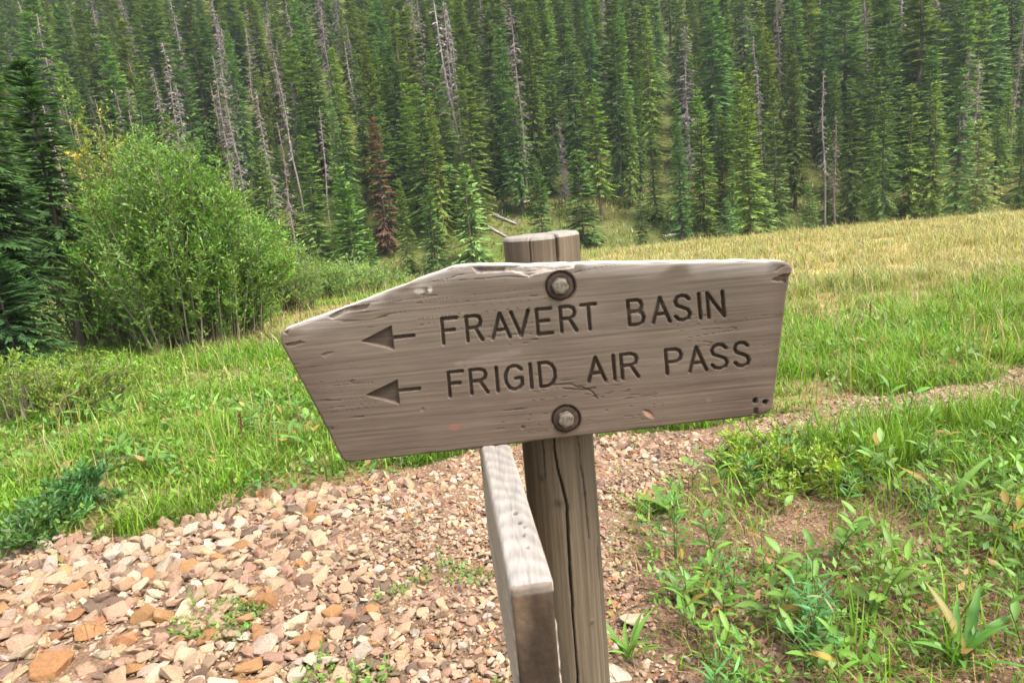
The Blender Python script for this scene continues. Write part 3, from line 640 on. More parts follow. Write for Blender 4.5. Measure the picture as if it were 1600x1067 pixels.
for k in range(140):                                   # young trees filling the forest floor
    Y = 42.5 + 13 * rng.random(); px0 = -60 + 1060 * rng.random(); g = gd(px0, Y)
    if (760 < px0 < 975 and Y < 44.5) or any((g[0] - a) ** 2 + (Y - b) ** 2 < 1.3 ** 2 for a, b, c in taken): continue
    taken.append((g[0], Y, 1.2)); h = 1.8 + 2.8 * rng.random(); sc = h / 5.0; b = .8 + .55 * rng.random()
    q_ = project(g); place('young_spruce', small[int(rng.integers(3))][1], (g[0], Y, g[2] - .05), rng.random() * 6.28, (sc * 1.15, sc * 1.15, sc), ('tiny' if h < 2.2 else 'small' if h < 3.4 else 'half grown') + ' young spruce under the tall trees ' + ('beyond the willow thicket' if q_[0] < 460 else 'above the pointed board end' if q_[0] < 640 else 'left of the post' if q_[0] < 800 else 'behind the post' if q_[0] < 910 else 'right of the post') + (', lower slope' if Y < 48 else ', farther up'), 'tree', 'young spruces on the forest floor', (b, b * 1.08, b * .85))
    if len(taken) > 34 + 75: break
cand.sort(key=lambda c: c[1])
def where(px, py):
    col = ('behind the yellow willow' if px < 180 else 'above the willow thicket' if px < 420 else 'above the pointed end of the board' if px < 640 else 'above the lettering left of the post' if px < 780 else
           'straight above the post' if px < 960 else 'above the right half of the board' if px < 1160 else 'behind the near dry meadow' if px < 1370 else 'behind the upper dry meadow')
    return col
kinds = []; nl = nd = 0; rest = []
for X, Y, z, px, py in cand:
    u = rng.random(); isdead = u < .19 * (1.35 if px < 950 else .6); h = 6.5 + 5.5 * rng.random() ** .8 + (2.0 if rng.random() < .15 else 0); h *= 1.0 + .10 * math.sin(px * .01)
    if Y < 46: h *= .8
    b = .62 + .75 * rng.random(); yl = rng.random(); tint = np.array([.78 + .42 * yl, 1.0, 1.25 - .6 * yl]) * b
    if isdead and nd < 110:
        H, parts = dead[int(rng.integers(6))]; s = h * 1.05 / H; nd += 1
        lab = ('tall' if h > 10.5 else 'short') + ' bare grey dead spruce ' + where(px, py) + (', at the forest edge' if Y < 56 else ', high up')
        e = place('dead_spruce', parts, (X, Y, z - .1), rng.random() * 6.28, (s, s, s), lab, 'tree', 'dead spruces ' + where(px, py), (.8 + .55 * rng.random(),) * 3)
        e.rotation_euler = (.03 * rng.normal(), .03 * rng.normal(), rng.random() * 6.28)
    elif nl < 265:
        H, parts = live[int(rng.integers(8))]; s = h / H; nl += 1; wd = s * (.75 + .65 * rng.random())
        lab = ('tall' if h > 10.3 else 'short' if h < 8.2 else 'middling') + (' pale' if b > 1.12 else ' dark' if b < .85 else '') + (' yellow green' if yl > .66 else ' blue green' if yl < .33 else ' green') + ' spruce ' + where(px, py) + (', at the forest edge' if Y < 51 else ', halfway up' if Y < 62 else ', high up')
        place('spruce_tree', parts, (X, Y, z - .1), rng.random() * 6.28, (wd, wd, s), lab, 'tree', 'forest spruces ' + where(px, py), tint)
    else:
        rest.append((X, Y, z, h, tint))
pcol = bpy.data.collections.new('far_tree_shapes')          # source shapes, not part of the scene themselves
for k, (H, pr) in enumerate(live_acc):
    for q, tn in enumerate(((.8, .85, .9), (1.1, 1.0, .75))):
        ac = Acc(); V, F, c = pr[1].arrays(); ac.add(V / H, F, c * np.array(tn)); V, F, c = pr[0].arrays(); ac.add(V / H, F, c)
        pcol.objects.link(bpy.data.objects.new('far_spruce_%02d' % (2 * k + q), ac.mesh('far_spruce', M_needle)))
def far_forest():
    R_ = np.array([(X, Y, z - .1) for X, Y, z, h, t in rest]); me = bpy.data.meshes.new('far_forest'); me.vertices.add(len(R_)); me.vertices.foreach_set('co', R_.astype(np.float32).ravel())
    hh = np.array([r[3] for r in rest]); wd = hh * (.95 + .4 * rng.random(len(hh)))
    a = me.attributes.new('size', 'FLOAT_VECTOR', 'POINT'); a.data.foreach_set('vector', np.stack([wd, wd, hh], -1).astype(np.float32).ravel())
    a = me.attributes.new('turn', 'FLOAT_VECTOR', 'POINT'); a.data.foreach_set('vector', np.stack([0 * hh, 0 * hh, rng.random(len(hh)) * 6.28], -1).astype(np.float32).ravel())
    a = me.attributes.new('pick', 'INT', 'POINT'); a.data.foreach_set('value', rng.integers(0, 16, len(hh)).astype(np.int32))
    g = bpy.data.node_groups.new('far_forest', 'GeometryNodeTree'); g.interface.new_socket('Geometry', in_out='INPUT', socket_type='NodeSocketGeometry'); g.interface.new_socket('Geometry', in_out='OUTPUT', socket_type='NodeSocketGeometry')
    N = g.nodes.new; gi = N('NodeGroupInput'); go = N('NodeGroupOutput'); ip = N('GeometryNodeInstanceOnPoints'); ci = N('GeometryNodeCollectionInfo')
    ci.inputs['Collection'].default_value = pcol; ci.inputs['Separate Children'].default_value = True; ci.inputs['Reset Children'].default_value = True
    ip.inputs['Pick Instance'].default_value = True
    def na(nm, tp): n = N('GeometryNodeInputNamedAttribute'); n.data_type = tp; n.inputs['Name'].default_value = nm; return n.outputs['Attribute']
    L = g.links.new; L(gi.outputs[0], ip.inputs['Points']); L(ci.outputs[0], ip.inputs['Instance']); L(na('pick', 'INT'), ip.inputs['Instance Index']); L(na('turn', 'FLOAT_VECTOR'), ip.inputs['Rotation']); L(na('size', 'FLOAT_VECTOR'), ip.inputs['Scale']); L(ip.outputs[0], go.inputs[0])
    o = obj('far_forest', me); m = o.modifiers.new('far_forest', 'NODES'); m.node_group = g; tag(o, 'far spruce forest covering the upper hillside', 'forest', kind='stuff')
if rest: far_forest()

# fallen logs on the forest floor
def log(a, b, r, label, col=(.33, .29, .26)):
    a = np.array(a); b = np.array(b); t = np.linspace(0, 1, 7)[:, None]; p = a * (1 - t) + b * t
    p[:, 2] = hgt(p[:, 0], p[:, 1]) * .4 + (a[2] * (1 - t) + b[2] * t)[:, 0] * .6 + r * .7
    mid = p.mean(0); ac = Acc(); v, f = tube(p - mid, r * np.linspace(1, .55, 7), 8); ac.add(v, f, col)
    for k in range(6):
        q = p[rng.integers(1, 6)] - mid; dd = rng.normal(size=3); dd[2] = abs(dd[2]); dd /= np.linalg.norm(dd); v, f = tube(np.array([q, q + dd * .3, q + dd * .6]), np.array([.025, .02, .005]), 3); ac.add(v, f, col)
    o = obj('fallen_log', ac.mesh('fallen_log', M_bark, True)); o.location = mid; tag(o, label, 'log', 'fallen logs on the forest floor')
def fg(px, py): return gp(px, py)
log(fg(798, 322), fg(832, 318), .16, 'pale fallen log on the grassy clearing behind the post', (.42, .37, .33))
log(fg(772, 338), fg(806, 352), .12, 'short fallen log sloping down the clearing left of the post'); log(fg(762, 356), fg(792, 372), .10, 'thin fallen log just left of the post top', (.40, .35, .31))
log(fg(468, 405), fg(492, 432), .11, 'fallen log at the forest edge beside the willow thicket'); log(fg(1035, 372), fg(1075, 366), .12, 'fallen log at the forest edge above the board', (.36, .3, .26))

# ------------------------------------------------------------------ near trees and willows at the left
pr = spruce(8.5, .58, .15, .08, 12, 40, .13, .03, 301, (.034, .08, .022), (.065, .13, .03), droop=.22, shape=.4, trunk_r=.11)
g = gd(-22, 9.2); place('spruce_tree', tree_proto('edge_spruce', pr), g, 1.0, 1, 'dark tall spruce cut by the left picture edge', 'tree')
pr = spruce(4.5, .42, 1.7, .075, 8, 30, .13, .026, 302, (.04, .092, .026), (.075, .15, .04), droop=.3, shape=.7, trunk_r=.05)
place_px((4.5, tree_proto('young_fir', pr)), 132, 92, 10.6, 'slender dark young fir with a bare lower trunk beside the willow thicket', name='young_fir', wide=1.15)
pr = spruce(1.9, .8, .05, .06, 11, 40, .10, .022, 303, (.034, .088, .028), (.066, .14, .042), droop=.3, shape=.6, trunk_r=.03)
place_px((1.9, tree_proto('fir_sapling', pr)), 35, 392, 8.6, 'blue green fir sapling under the dark tall spruce', name='fir_sapling')

def willow(rx, ry, H, nst, nleaf, ll, lw, cols, seed, base=.35, top=1.0):
    r = np.random.default_rng(seed); st = Acc(); lf = Acc(); per = nleaf // nst
    for k in range(nst):
        a = r.random() * 6.28; q = math.sqrt(r.random()); ex, ey = rx * q * math.cos(a), ry * q * math.sin(a)
        lump = .82 + .36 * float(vnoise(ex / rx * 2.2 + seed, ey / ry * 2.2, 77)); zt = H * (1 - .5 * q ** 2.6) * (.80 + .2 * r.random()) * top * lump; b = np.array([ex * base * 1.9 * (.4 + .6 * r.random()) + .06 * r.normal(), ey * base * 1.9 * (.4 + .6 * r.random()) + .06 * r.normal(), -.05])
        s = np.linspace(0, 1, 6)[:, None]; e = np.array([ex, ey, zt]); c1 = b + np.array([0.12 * ex, .12 * ey, zt * .55])
        pts = b * (1 - s) ** 2 + 2 * c1 * s * (1 - s) + e * s ** 2 + r.normal(size=(6, 3)) * .025 * s
        v, f = tube(pts, np.linspace(.016, .003, 6) * (.7 + .6 * r.random()), 4); st.add(v, f, np.array([.16, .13, .085]) * (.7 + .6 * r.random()))
        nt_ = max(3, per // 14); cc = np.array(cols[int(r.integers(len(cols)))]) * (.62 + .6 * r.random())
        for j in range(nt_):                                        # leafy side shoots
            u = .02 + .98 * r.random() ** .72; i = min(4, int(u * 5)); fr = u * 5 - i; p0 = pts[i] * (1 - fr) + pts[i + 1] * fr
            aa = r.random() * 6.28; out = np.array([p0[0] / rx, p0[1] / ry, 0]) * .6; D0 = np.array([math.cos(aa), math.sin(aa), .75 + .5 * r.random()]) + out; D0 /= np.linalg.norm(D0); Ls = (.16 + .30 * r.random()) * min(1, max(.3, H / 1.2))
            m = 14; ss = r.random(m); P = p0 + D0 * (Ls * ss)[:, None]; la = r.random(m) * 6.28
            D = D0 * .75 + .75 * np.stack([np.cos(la), np.sin(la), .25 * r.normal(size=m)], -1); D /= np.linalg.norm(D, axis=1)[:, None]
            V, F = cards(P, D, ll * (.6 + .6 * r.random(m)), lw * (.7 + .6 * r.random(m)), r.random(m) * 6.28); lf.add(V, F, np.repeat(cc * (.75 + .5 * r.random((m, 1))) * (1 + .12 * r.normal(size=(m, 3))), 4, 0).clip(0, 1))
    return st, lf
wg = [(.135, .245, .032), (.10, .205, .026), (.175, .285, .045), (.14, .235, .045)]
def put_willow(px, d, pr, label, name='willow_shrub', rz=0, cat='shrub'):
    g = gd(px, d); return place(name, tree_proto(name, pr, ('stems', 'foliage'), (M_bark, M_leaf)), g, rz, 1, label, cat, None)
put_willow(268, 10.4, willow(1.55, 1.25, 2.75, 210, 105000, .072, .019, wg, 401, .45), 'big rounded green willow thicket beside the young fir')
put_willow(240, 12.0, willow(.8, .7, 3.55, 70, 26000, .08, .02, wg + [(.14, .22, .05)], 402, .3), 'taller willow shrub rising behind the big rounded thicket')
put_willow(172, 12.2, willow(.8, .6, 3.95, 60, 13000, .075, .025, [(.38, .33, .05), (.30, .31, .05), (.20, .27, .045), (.18, .26, .04)], 403, .3), 'yellow leaved willow behind the young fir')
put_willow(120, 11.2, willow(1.0, .8, 2.2, 70, 15000, .08, .02, [(.09, .15, .035), (.08, .14, .04), (.15, .16, .05)], 404), 'dull green willow shrub behind the bare trunk of the young fir')
put_willow(428, 13.6, willow(.85, .7, 1.35, 60, 12000, .07, .018, [(.17, .26, .055), (.15, .24, .05)], 405), 'low willow shrub at the foot of the big thicket')
put_willow(545, 22, willow(1.7, 1.2, 1.35, 80, 14000, .10, .028, [(.22, .30, .08), (.19, .28, .075)], 406), 'pale low willow shrub above the pointed end of the board')
put_willow(480, 20, willow(1.3, 1.2, 1.4, 70, 12000, .10, .028, [(.15, .24, .05), (.18, .27, .06)], 407), 'low green willow shrub between thicket and pale shrub')
put_willow(420, 25, willow(2.0, 1.2, 1.8, 60, 9000, .12, .034, [(.09, .16, .04)], 408), 'green willow shrub behind the big thicket near the forest foot')
put_willow(40, 6.6, willow(.8, .5, .52, 90, 11000, .05, .012, [(.17, .27, .03), (.19, .27, .035), (.14, .23, .03)], 409), 'low feathery green shrub at the left picture edge', 'low_shrub')
put_willow(-20, 6.0, willow(.65, .45, .62, 60, 8000, .05, .012, [(.17, .26, .03), (.18, .26, .035)], 410), 'yellow green shrub cut by the left picture edge', 'low_shrub')
put_willow(500, 7.4 + 2.5, willow(.5, .35, .30, 40, 3500, .05, .012, [(.17, .22, .03), (.15, .2, .04)], 411), 'yellow green low shrub left of the pointed board end', 'low_shrub')

# ------------------------------------------------------------------ stones
def hull(seed, n=17, bev=True):
    r = np.random.default_rng(seed); bm = bmesh.new(); ax = np.array([1, .6 + .3 * r.random(), .30 + .32 * r.random()])
    p = r.normal(size=(n, 3)); p /= np.linalg.norm(p, axis=1)[:, None]; p = np.sign(p) * np.abs(p) ** .75; p *= ax * (.72 + .36 * r.random((n, 1)))
    for q in p: bm.verts.new(q)
    rs = bmesh.ops.convex_hull(bm, input=bm.verts[:])
    for v in [v for v in bm.verts if not v.link_faces]: bm.verts.remove(v)
    if bev:
        bmesh.ops.bevel(bm, geom=bm.edges[:], offset=.05, segments=1, affect='EDGES', clamp_overlap=True); bmesh.ops.triangulate(bm, faces=bm.faces[:])
        bmesh.ops.subdivide_edges(bm, edges=[e for e in bm.edges if e.calc_length() > .3], cuts=1); bmesh.ops.triangulate(bm, faces=bm.faces[:])
        for v in bm.verts: v.co *= 1 + .11 * (float(fbm(v.co.x * 3 + seed, v.co.y * 3 + v.co.z * 4, 600, 3)) - .5) * 2
    bmesh.ops.triangulate(bm, faces=bm.faces[:]); bm.verts.index_update()
    V = np.array([v.co[:] for v in bm.verts]); F = np.array([[v.index for v in f.verts] for f in bm.faces]); bm.free(); return V, F
SP = [hull(500 + k) for k in range(18)]; SR = [hull(500 + k, 13, False) for k in range(18)]
SM = [mesh_np('stone%d' % k, V, F, np.ones((len(V), 3)), False, (M_stone,)) for k, (V, F) in enumerate(SP)]
STC = {'pale tan': (.27, .182, .114), 'pinkish': (.25, .157, .10), 'orange brown': (.23, .115, .05), 'pale grey': (.28, .222, .165), 'dark grey brown': (.12, .08, .054), 'cream': (.34, .25, .165)}
names = list(STC); pw = np.array([.38, .24, .08, .11, .10, .09])
def path_pts(n, y0, y1, x0, x1): return np.stack([x0 + (x1 - x0) * rng.random(n), y0 + (y1 - y0) * rng.random(n)], -1)
Q = path_pts(155000, 1.4, 8.0, -5, 8.5); Q = Q[inpoly(*wob(Q[:, 0], Q[:, 1], .40), PATH) | (in_soil(Q[:, 0], Q[:, 1]) & (rng.random(len(Q)) < .12))]
px, py, _ = project(np.column_stack([Q, np.zeros(len(Q))])); vis = (px > -200) & (px < 1900) & (py < 1180); Q = Q[vis]; px = px[vis]; py = py[vis]
coarse = np.clip(sstep(820, 420, px) * sstep(1.2, .2, np.hypot((px - 640) / 190, (py - 845) / 75) * .8) * 0 + sstep(900, 380, px), .06, 1); coarse *= 1 - .75 * np.exp(-((px - 660) / 150) ** 2 - ((py - 850) / 70) ** 2)
coarse = np.maximum(coarse, .55 * np.exp(-((px - 980) / 90) ** 2 - ((py - 700) / 25) ** 2)); coarse = np.maximum(coarse, .5 * np.exp(-((px - 640) / 140) ** 2 - ((py - 1040) / 60) ** 2))
size = (.008 + .012 * rng.random(len(Q)) ** 1.5) + coarse * (.006 + .036 * rng.random(len(Q)) ** 4.5)
order = np.argsort(-size); cell = {}; keep = []
for i in order:
    x, y = Q[i]; r = size[i]; kx, ky = int(x // .12), int(y // .12); ok = True
    for a in (-1, 0, 1):
        for b in (-1, 0, 1):
            for j in cell.get((kx + a, ky + b), ()):
                if (Q[j, 0] - x) ** 2 + (Q[j, 1] - y) ** 2 < (.60 * (r + size[j])) ** 2: ok = False; break
            if not ok: break
        if not ok: break
    if ok: cell.setdefault((kx, ky), []).append(i); keep.append(i)
keep = np.array(keep)
app = size[keep] / np.hypot(Q[keep, 0], Q[keep, 1]) * np.where((px[keep] > -20) & (px[keep] < 1620) & (py[keep] < 1090), 1, .1); keep = keep[np.argsort(-app)]
def rot(a, b, c): return np.array(Matrix.Rotation(a, 3, 'Z') @ Matrix.Rotation(b, 3, 'X') @ Matrix.Rotation(c, 3, 'Y'))
hero_st = [(500, 845, .062, 'pale tan', 4, 'rounded pale tan stone on the bare middle of the trail'), (412, 945, .078, 'orange brown', 2, 'large rough brown stone among the rubble of the trail'), (376, 822, .055, 'pale grey', 7, 'flat pale grey block at the grassy border of the trail'),
           (262, 824, .05, 'pinkish', 9, 'upright pinkish brown stone at the grassy border of the trail'), (80, 1050, .085, 'orange brown', 5, 'broad orange brown stone in the bottom corner of the rubble'), (140, 990, .06, 'orange brown', 11, 'flat rust orange stone in the rubble of the trail'),
           (985, 975, .062, 'cream', 3, 'tall cream stone right of the post foot'), (640, 760, .06, 'pale tan', 8, 'broad tan slab at the far border of the trail left of the side board'), (388, 1045, .055, 'orange brown', 13, 'sharp rust brown stone at the bottom of the picture'), (938, 757, .028, 'dark grey brown', 14, 'dark grey stone touching the right side of the post'), (960, 1060, .06, 'pale grey', 6, 'pale grey block beside the post at the bottom of the picture'), (486, 797, .05, 'orange brown', 10, 'orange stone at the far border of the trail below the board tip')]
def put_stone(x, y, r, cn, k, label, e3=None, group=None):
    o = bpy.data.objects.new('stone', SM[k]); C.objects.link(o); o.location = (x, y, float(hgt(x, y)) + r * .16); o.scale = (r * 1.12,) * 3
    o.rotation_euler = e3 if e3 is not None else (.32 * rng.normal(), .32 * rng.normal(), rng.random() * 6.28)
    o.color = (*jit(STC[cn], 1, .18, .06)[0], 1); tag(o, label, 'stone', group); return o
hp = []
for (hx, hy, r, cn, k, lab) in hero_st: p = gp(hx, hy); put_stone(p[0], p[1], r, cn, k, lab); hp.append((p[0], p[1], r))
def near_hero(x, y, r): return any((x - a) ** 2 + (y - b) ** 2 < (.8 * (r + c)) ** 2 for a, b, c in hp)
def zone(px_, py_):
    if px_ > 925: return 'on the trail right of the post'
    if px_ > 700: return 'on the trail beside the side board'
    row = 'along the picture bottom' if py_ > 1000 else 'low in the rubble' if py_ > 930 else 'halfway up the rubble' if py_ > 870 else 'near the grassy border'
    col = 'in the left corner' if px_ < 150 else 'left of the brown stone' if px_ < 330 else 'around the large brown stone' if px_ < 480 else 'below the board tip' if px_ < 580 else 'left of the side board'
    return row + ' ' + col
def form(k):
    V = SP[k][0]; e = V.max(0) - V.min(0); return 'flat' if e[2] < .55 * e[1] else 'long' if e[1] < .72 * e[0] else 'chunky' if e[2] > .75 * e[1] else 'angular'
ns = 0; racc = Acc()
for i in keep:
    x, y = Q[i]; r = size[i]
    if near_hero(x, y, r): continue
    cn = names[int(rng.choice(6, p=pw / pw.sum()))]; k = int(rng.integers(18))
    if ns < 288:
        ns += 1; sz = 'large' if r > .045 else ('small' if r < .03 else 'middling'); zn = zone(px[i], py[i]); put_stone(x, y, r, cn, k, f'{sz} {form(k)} {cn} stone {zn}', group=f'stones {zn}')
    else:
        V, F = SR[k]; V2 = (V * r * 1.25) @ rot(rng.random() * 6.28, .5 * rng.normal(), .5 * rng.normal()).T + np.array([x, y, float(hgt(x, y)) + r * .14]); racc.add(V2, F, jit(STC[cn], 1, .22, .08)[0])
# fine pebbles on trail and bare soil
Q2 = path_pts(330000, 1.4, 8.0, -5, 8.5); ip = in_path(Q2[:, 0], Q2[:, 1]); isl = in_soil(Q2[:, 0], Q2[:, 1]) & (rng.random(len(Q2)) < .85); Q2 = Q2[ip | isl]
p2x, p2y, _ = project(np.column_stack([Q2, np.zeros(len(Q2))])); v2 = (p2x > -200) & (p2x < 2000) & (p2y < 1200); Q2 = Q2[v2]
OV = np.array([[1, 0, 0], [-.9, .1, 0], [.1, .8, .1], [-.1, -.85, 0], [.1, 0, .6], [0, .1, -.5]]); OF = np.array([[0, 2, 4], [2, 1, 4], [1, 3, 4], [3, 0, 4], [2, 0, 5], [1, 2, 5], [3, 1, 5], [0, 3, 5]])
n = len(Q2); s2 = .004 + .009 * rng.random(n) ** 2; a2 = rng.random(n) * 6.28; zz = hgt(Q2[:, 0], Q2[:, 1]) + s2 * .25
PV = OV[None] * s2[:, None, None] * (.75 + .5 * rng.random((n, 6, 3))); ca, sa = np.cos(a2)[:, None], np.sin(a2)[:, None]
PV = np.stack([PV[..., 0] * ca - PV[..., 1] * sa, PV[..., 0] * sa + PV[..., 1] * ca, PV[..., 2]], -1) + np.stack([Q2[:, 0], Q2[:, 1], zz], -1)[:, None]
pc_ = np.array([STC[names[k]] for k in rng.choice(6, size=n, p=pw / pw.sum())]) * (.7 + .5 * rng.random((n, 1)))
racc.add(PV.reshape(-1, 3), (OF[None] + (np.arange(n) * 6)[:, None, None]).reshape(-1, 3), np.repeat(pc_, 6, 0))
tag(obj('gravel', racc.mesh('gravel', M_stone)), 'loose tan and pinkish gravel covering the trail', 'gravel', kind='stuff')

# ------------------------------------------------------------------ grass
def blades(P, h, wd, lean, heading, col, seg=3):
    n = len(P); t = np.linspace(0, 1, seg + 1); hd = np.stack([np.cos(heading), np.sin(heading), 0 * heading], -1); sdv = np.stack([-np.sin(heading), np.cos(heading), 0 * heading], -1)
    cen = P[:, None] + hd[:, None] * (lean * h)[:, None, None] * (t ** 2)[None, :, None] + np.array([0, 0, 1.0]) * (h[:, None] * (t[None] - .25 * lean[:, None] * t[None] ** 2))[..., None]
    wp = (1 - t) ** .7 * (wd[:, None] * .5)
    Lf = cen[:, :-1] + sdv[:, None] * wp[:, :-1, None]; Rt = cen[:, :-1] - sdv[:, None] * wp[:, :-1, None]; V = np.concatenate([Lf, Rt, cen[:, -1:]], 1); m = 2 * seg + 1
    f = []
    for k in range(seg - 1): f += [[k, seg + k, seg + k + 1], [k, seg + k + 1, k + 1]]
    f += [[seg - 1, 2 * seg - 1, 2 * seg]]
    F = (np.array(f)[None] + (np.arange(n) * m)[:, None, None]).reshape(-1, 3)
    return V.reshape(-1, 3), F, np.repeat(col, m, 0)
GR = np.array([.10, .25, .012]); GR2 = np.array([.17, .285, .018]); DRY = np.array([.36, .31, .155]); DRY2 = np.array([.27, .27, .095])
def grass_col(x, y, n):
    m = fbm(x * 1.3, y * 1.3, 44, 3)[:, None]; g = GR * (1 - m) + GR2 * m; dd = np.where(rng.random((n, 1)) < .5, DRY, DRY2); b = blond(x, y)
    isd = rng.random(n) < np.clip(b * 1.15 + .08, 0, .91); c = np.where(isd[:, None], dd, g); return c * (.42 + 1.0 * rng.random((n, 1))) * (1 + .08 * rng.normal(size=(n, 3))).clip(.7, 1.3)
gacc = Acc()
def field(n, y0, y1, hmul, wmul, seg, dens_soil=.20, pw_=1.0, x0=-1.2, x1=1.65):
    y = y0 + (y1 - y0) * rng.random(n) ** pw_; x = (x0 + (x1 - x0) * rng.random(n)) * (y * .82 + .8)
    z = hgt(x, y); px, py, _ = project(np.stack([x, y, z], -1)); ip = in_path(x, y); isl = in_soil(x, y); clump = fbm(x * 2.2, y * 2.2, 45, 3)
    edge = inpoly(*wob(x, y, .5), PATH)
    k = (px > -260) & (px < 2050) & (py < 1200) & ~(ip & (rng.random(n) > .006)) & ~(isl & (rng.random(n) > dens_soil)) & (rng.random(n) < .12 + 1.3 * sstep(.32, .6, clump)) & ~(edge & (rng.random(n) > .3))
    x, y, z, clump = x[k], y[k], z[k], clump[k]; n = len(x); near = edge[k]
    h = (.05 + .12 * rng.random(n) ** 1.4 + .13 * sstep(.45, .75, clump) * rng.random(n)) * hmul * np.where(near, .6, 1) * (1 + .5 * sstep(5, 9, y) * (x > 0)); h = h * (.5 + 1.0 * fbm(x * .8 + 7, y * .8, 48, 3)); wd = (.0035 + .005 * rng.random(n)) * wmul * (1 + y * .10)
    V, F, c = blades(np.stack([x, y, z - .005], -1), h, wd, .25 + .9 * rng.random(n), rng.random(n) * 6.28, grass_col(x, y, n), seg); gacc.add(V, F, c)
field(150000, 1.6, 6.0, 1.0, 1.0, 3)
field(185000, 5.0, 10.5, 1.0, 1.1, 2)
field(245000, 10, 30, 1.0, 1.25, 2, pw_=1.25)
field(50000, 34, 52, 1.9, 2.2, 1)
def litter(n):
    y = 1.7 + 8 * rng.random(n); x = (-1.1 + 2.2 * rng.random(n)) * (y * .82 + .6); k = ~(in_path(x, y) & (rng.random(n) > .12)); x, y = x[k], y[k]; n = len(x)
    V, F, c = blades(np.stack([x, y, hgt(x, y) + .012 * rng.random(n)], -1), .05 + .08 * rng.random(n), .003 + .003 * rng.random(n), 1.6 + 1.2 * rng.random(n), rng.random(n) * 6.28, jit((.24, .15, .075), n, .45, .12), 2); V[:, 2] = np.maximum(V[:, 2], hgt(V[:, 0], V[:, 1]) + .003); gacc.add(V, F, c)
litter(26000)
# tall stems standing out of the meadow
def tall(n, y0, y1, h0, h1):
    y = y0 + (y1 - y0) * rng.random(n); x = (-1.1 + 2.2 * rng.random(n)) * y * .8; z = hgt(x, y); k = ~in_path(x, y) & ~in_soil(x, y); x, y, z = x[k], y[k], z[k]; n = len(x)
    V, F, c = blades(np.stack([x, y, z], -1), h0 + (h1 - h0) * rng.random(n), .004 + .003 * rng.random(n) + .0005 * y, .1 + .4 * rng.random(n), rng.random(n) * 6.28, jit((.36, .30, .12), n, .35, .15), 2); gacc.add(V, F, c)
def tufts(n, poly_px, h0, h1):
    P2 = [tuple(gp(*p)[:2]) for p in poly_px]; pa = np.array(P2); q = pa.min(0) + (pa.max(0) - pa.min(0)) * rng.random((n, 2)); x, y = q.T; k = inpoly(x, y, P2) & (fbm(x * 4, y * 4, 47, 2) > .5); x, y = x[k], y[k]; n = len(x)
    V, F, c = blades(np.stack([x, y, hgt(x, y)], -1), h0 + (h1 - h0) * rng.random(n), .006 + .006 * rng.random(n), .15 + .5 * rng.random(n), rng.random(n) * 6.28, jit((.15, .255, .025), n, .4, .1), 3); gacc.add(V, F, c)
tufts(3600, [(1230, 745), (1280, 700), (1660, 640), (1660, 760)], .16, .42); tufts(700, [(250, 760), (300, 640), (560, 660), (560, 740)], .12, .26); tufts(500, [(1150, 900), (1400, 780), (1640, 800), (1640, 1060), (1200, 1060)], .12, .26)
tufts(1800, [(1245, 640), (1250, 560), (1660, 470), (1660, 570)], .15, .38)
tall(2600, 4, 14, .25, .5); tall(5000, 12, 28, .25, .45)
tag(obj('grass', gacc.mesh('grass', M_grass)), 'green and straw coloured meadow grass on both sides of the trail', 'grass', kind='stuff')

# small leafy ground cover between the grass
cacc = Acc()
def cover(n, poly_px, ll, col, zh, clump_s, thr, on_trail=.04):
    P2 = [tuple(gp(*p)[:2]) for p in poly_px]; pa = np.array(P2); lo, hi = pa.min(0), pa.max(0); q = lo + (hi - lo) * rng.random((n, 2)); x, y = q.T
    k = inpoly(x, y, P2) & (fbm(x * clump_s, y * clump_s, 46, 3) > thr) & ~(in_path(x, y) & (rng.random(n) > on_trail)); x, y = x[k], y[k]; n = len(x); a = rng.random(n) * 6.28
    D = np.stack([np.cos(a), np.sin(a), .1 + .9 * rng.random(n)], -1); D /= np.linalg.norm(D, axis=1)[:, None]; L = ll * (.5 + .9 * rng.random(n))
    V, F = cards(np.stack([x, y, hgt(x, y) + zh * rng.random(n) ** 1.3], -1), D, L, L * (.3 + .25 * rng.random(n)), rng.normal(size=n) * .5); cc = jit(col, n, .35, .12); dry = rng.random(n) < .07; cc[dry] = jit((.30, .17, .07), dry.sum(), .3); cacc.add(V, F, np.repeat(cc, 4, 0))
cover(9000, [(-100, 900), (-60, 640), (300, 600), (560, 650), (700, 720), (450, 780), (250, 840)], .07, (.07, .17, .03), .10, 1.4, .54)
cover(60000, [(-100, 900), (-60, 560), (300, 540), (560, 600), (700, 720), (450, 780), (250, 840)], .042, (.13, .225, .03), .13, 2.5, .36)
cover(42000, [(1000, 800), (1150, 640), (1300, 640), (2000, 620), (2100, 1200), (1050, 1200)], .036, (.12, .235, .03), .09, 2.6, .49)
cover(9000, [(1130, 720), (1170, 640), (1290, 640), (1310, 730), (1230, 790)], .028, (.17, .25, .03), .13, 3, .25)
cover(3600, [(440, 1100), (560, 950), (700, 880), (780, 900), (800, 1100)], .024, (.11, .20, .03), .035, 5, .52, 1.0)
cover(1500, [(250, 1000), (300, 930), (420, 950), (400, 1010)], .024, (.11, .20, .03), .03, 6, .5, 1.0)
cover(1800, [(930, 1000), (960, 760), (1080, 720), (1080, 1100)], .022, (.12, .20, .03), .03, 5, .52, 1.0)
cover(420, [(1245, 640), (1250, 470), (1640, 400), (1640, 580)], .03, (.42, .16, .03), .30, 1, .0)
cover(9000, [(1240, 560), (1300, 500), (1650, 480), (1650, 620), (1300, 650)], .055, (.11, .19, .025), .14, 1.8, .45)
tag(obj('ground_cover', cacc.mesh('ground_cover', M_leaf)), 'small leafy ground cover among grass and soil', 'ground cover', kind='stuff')

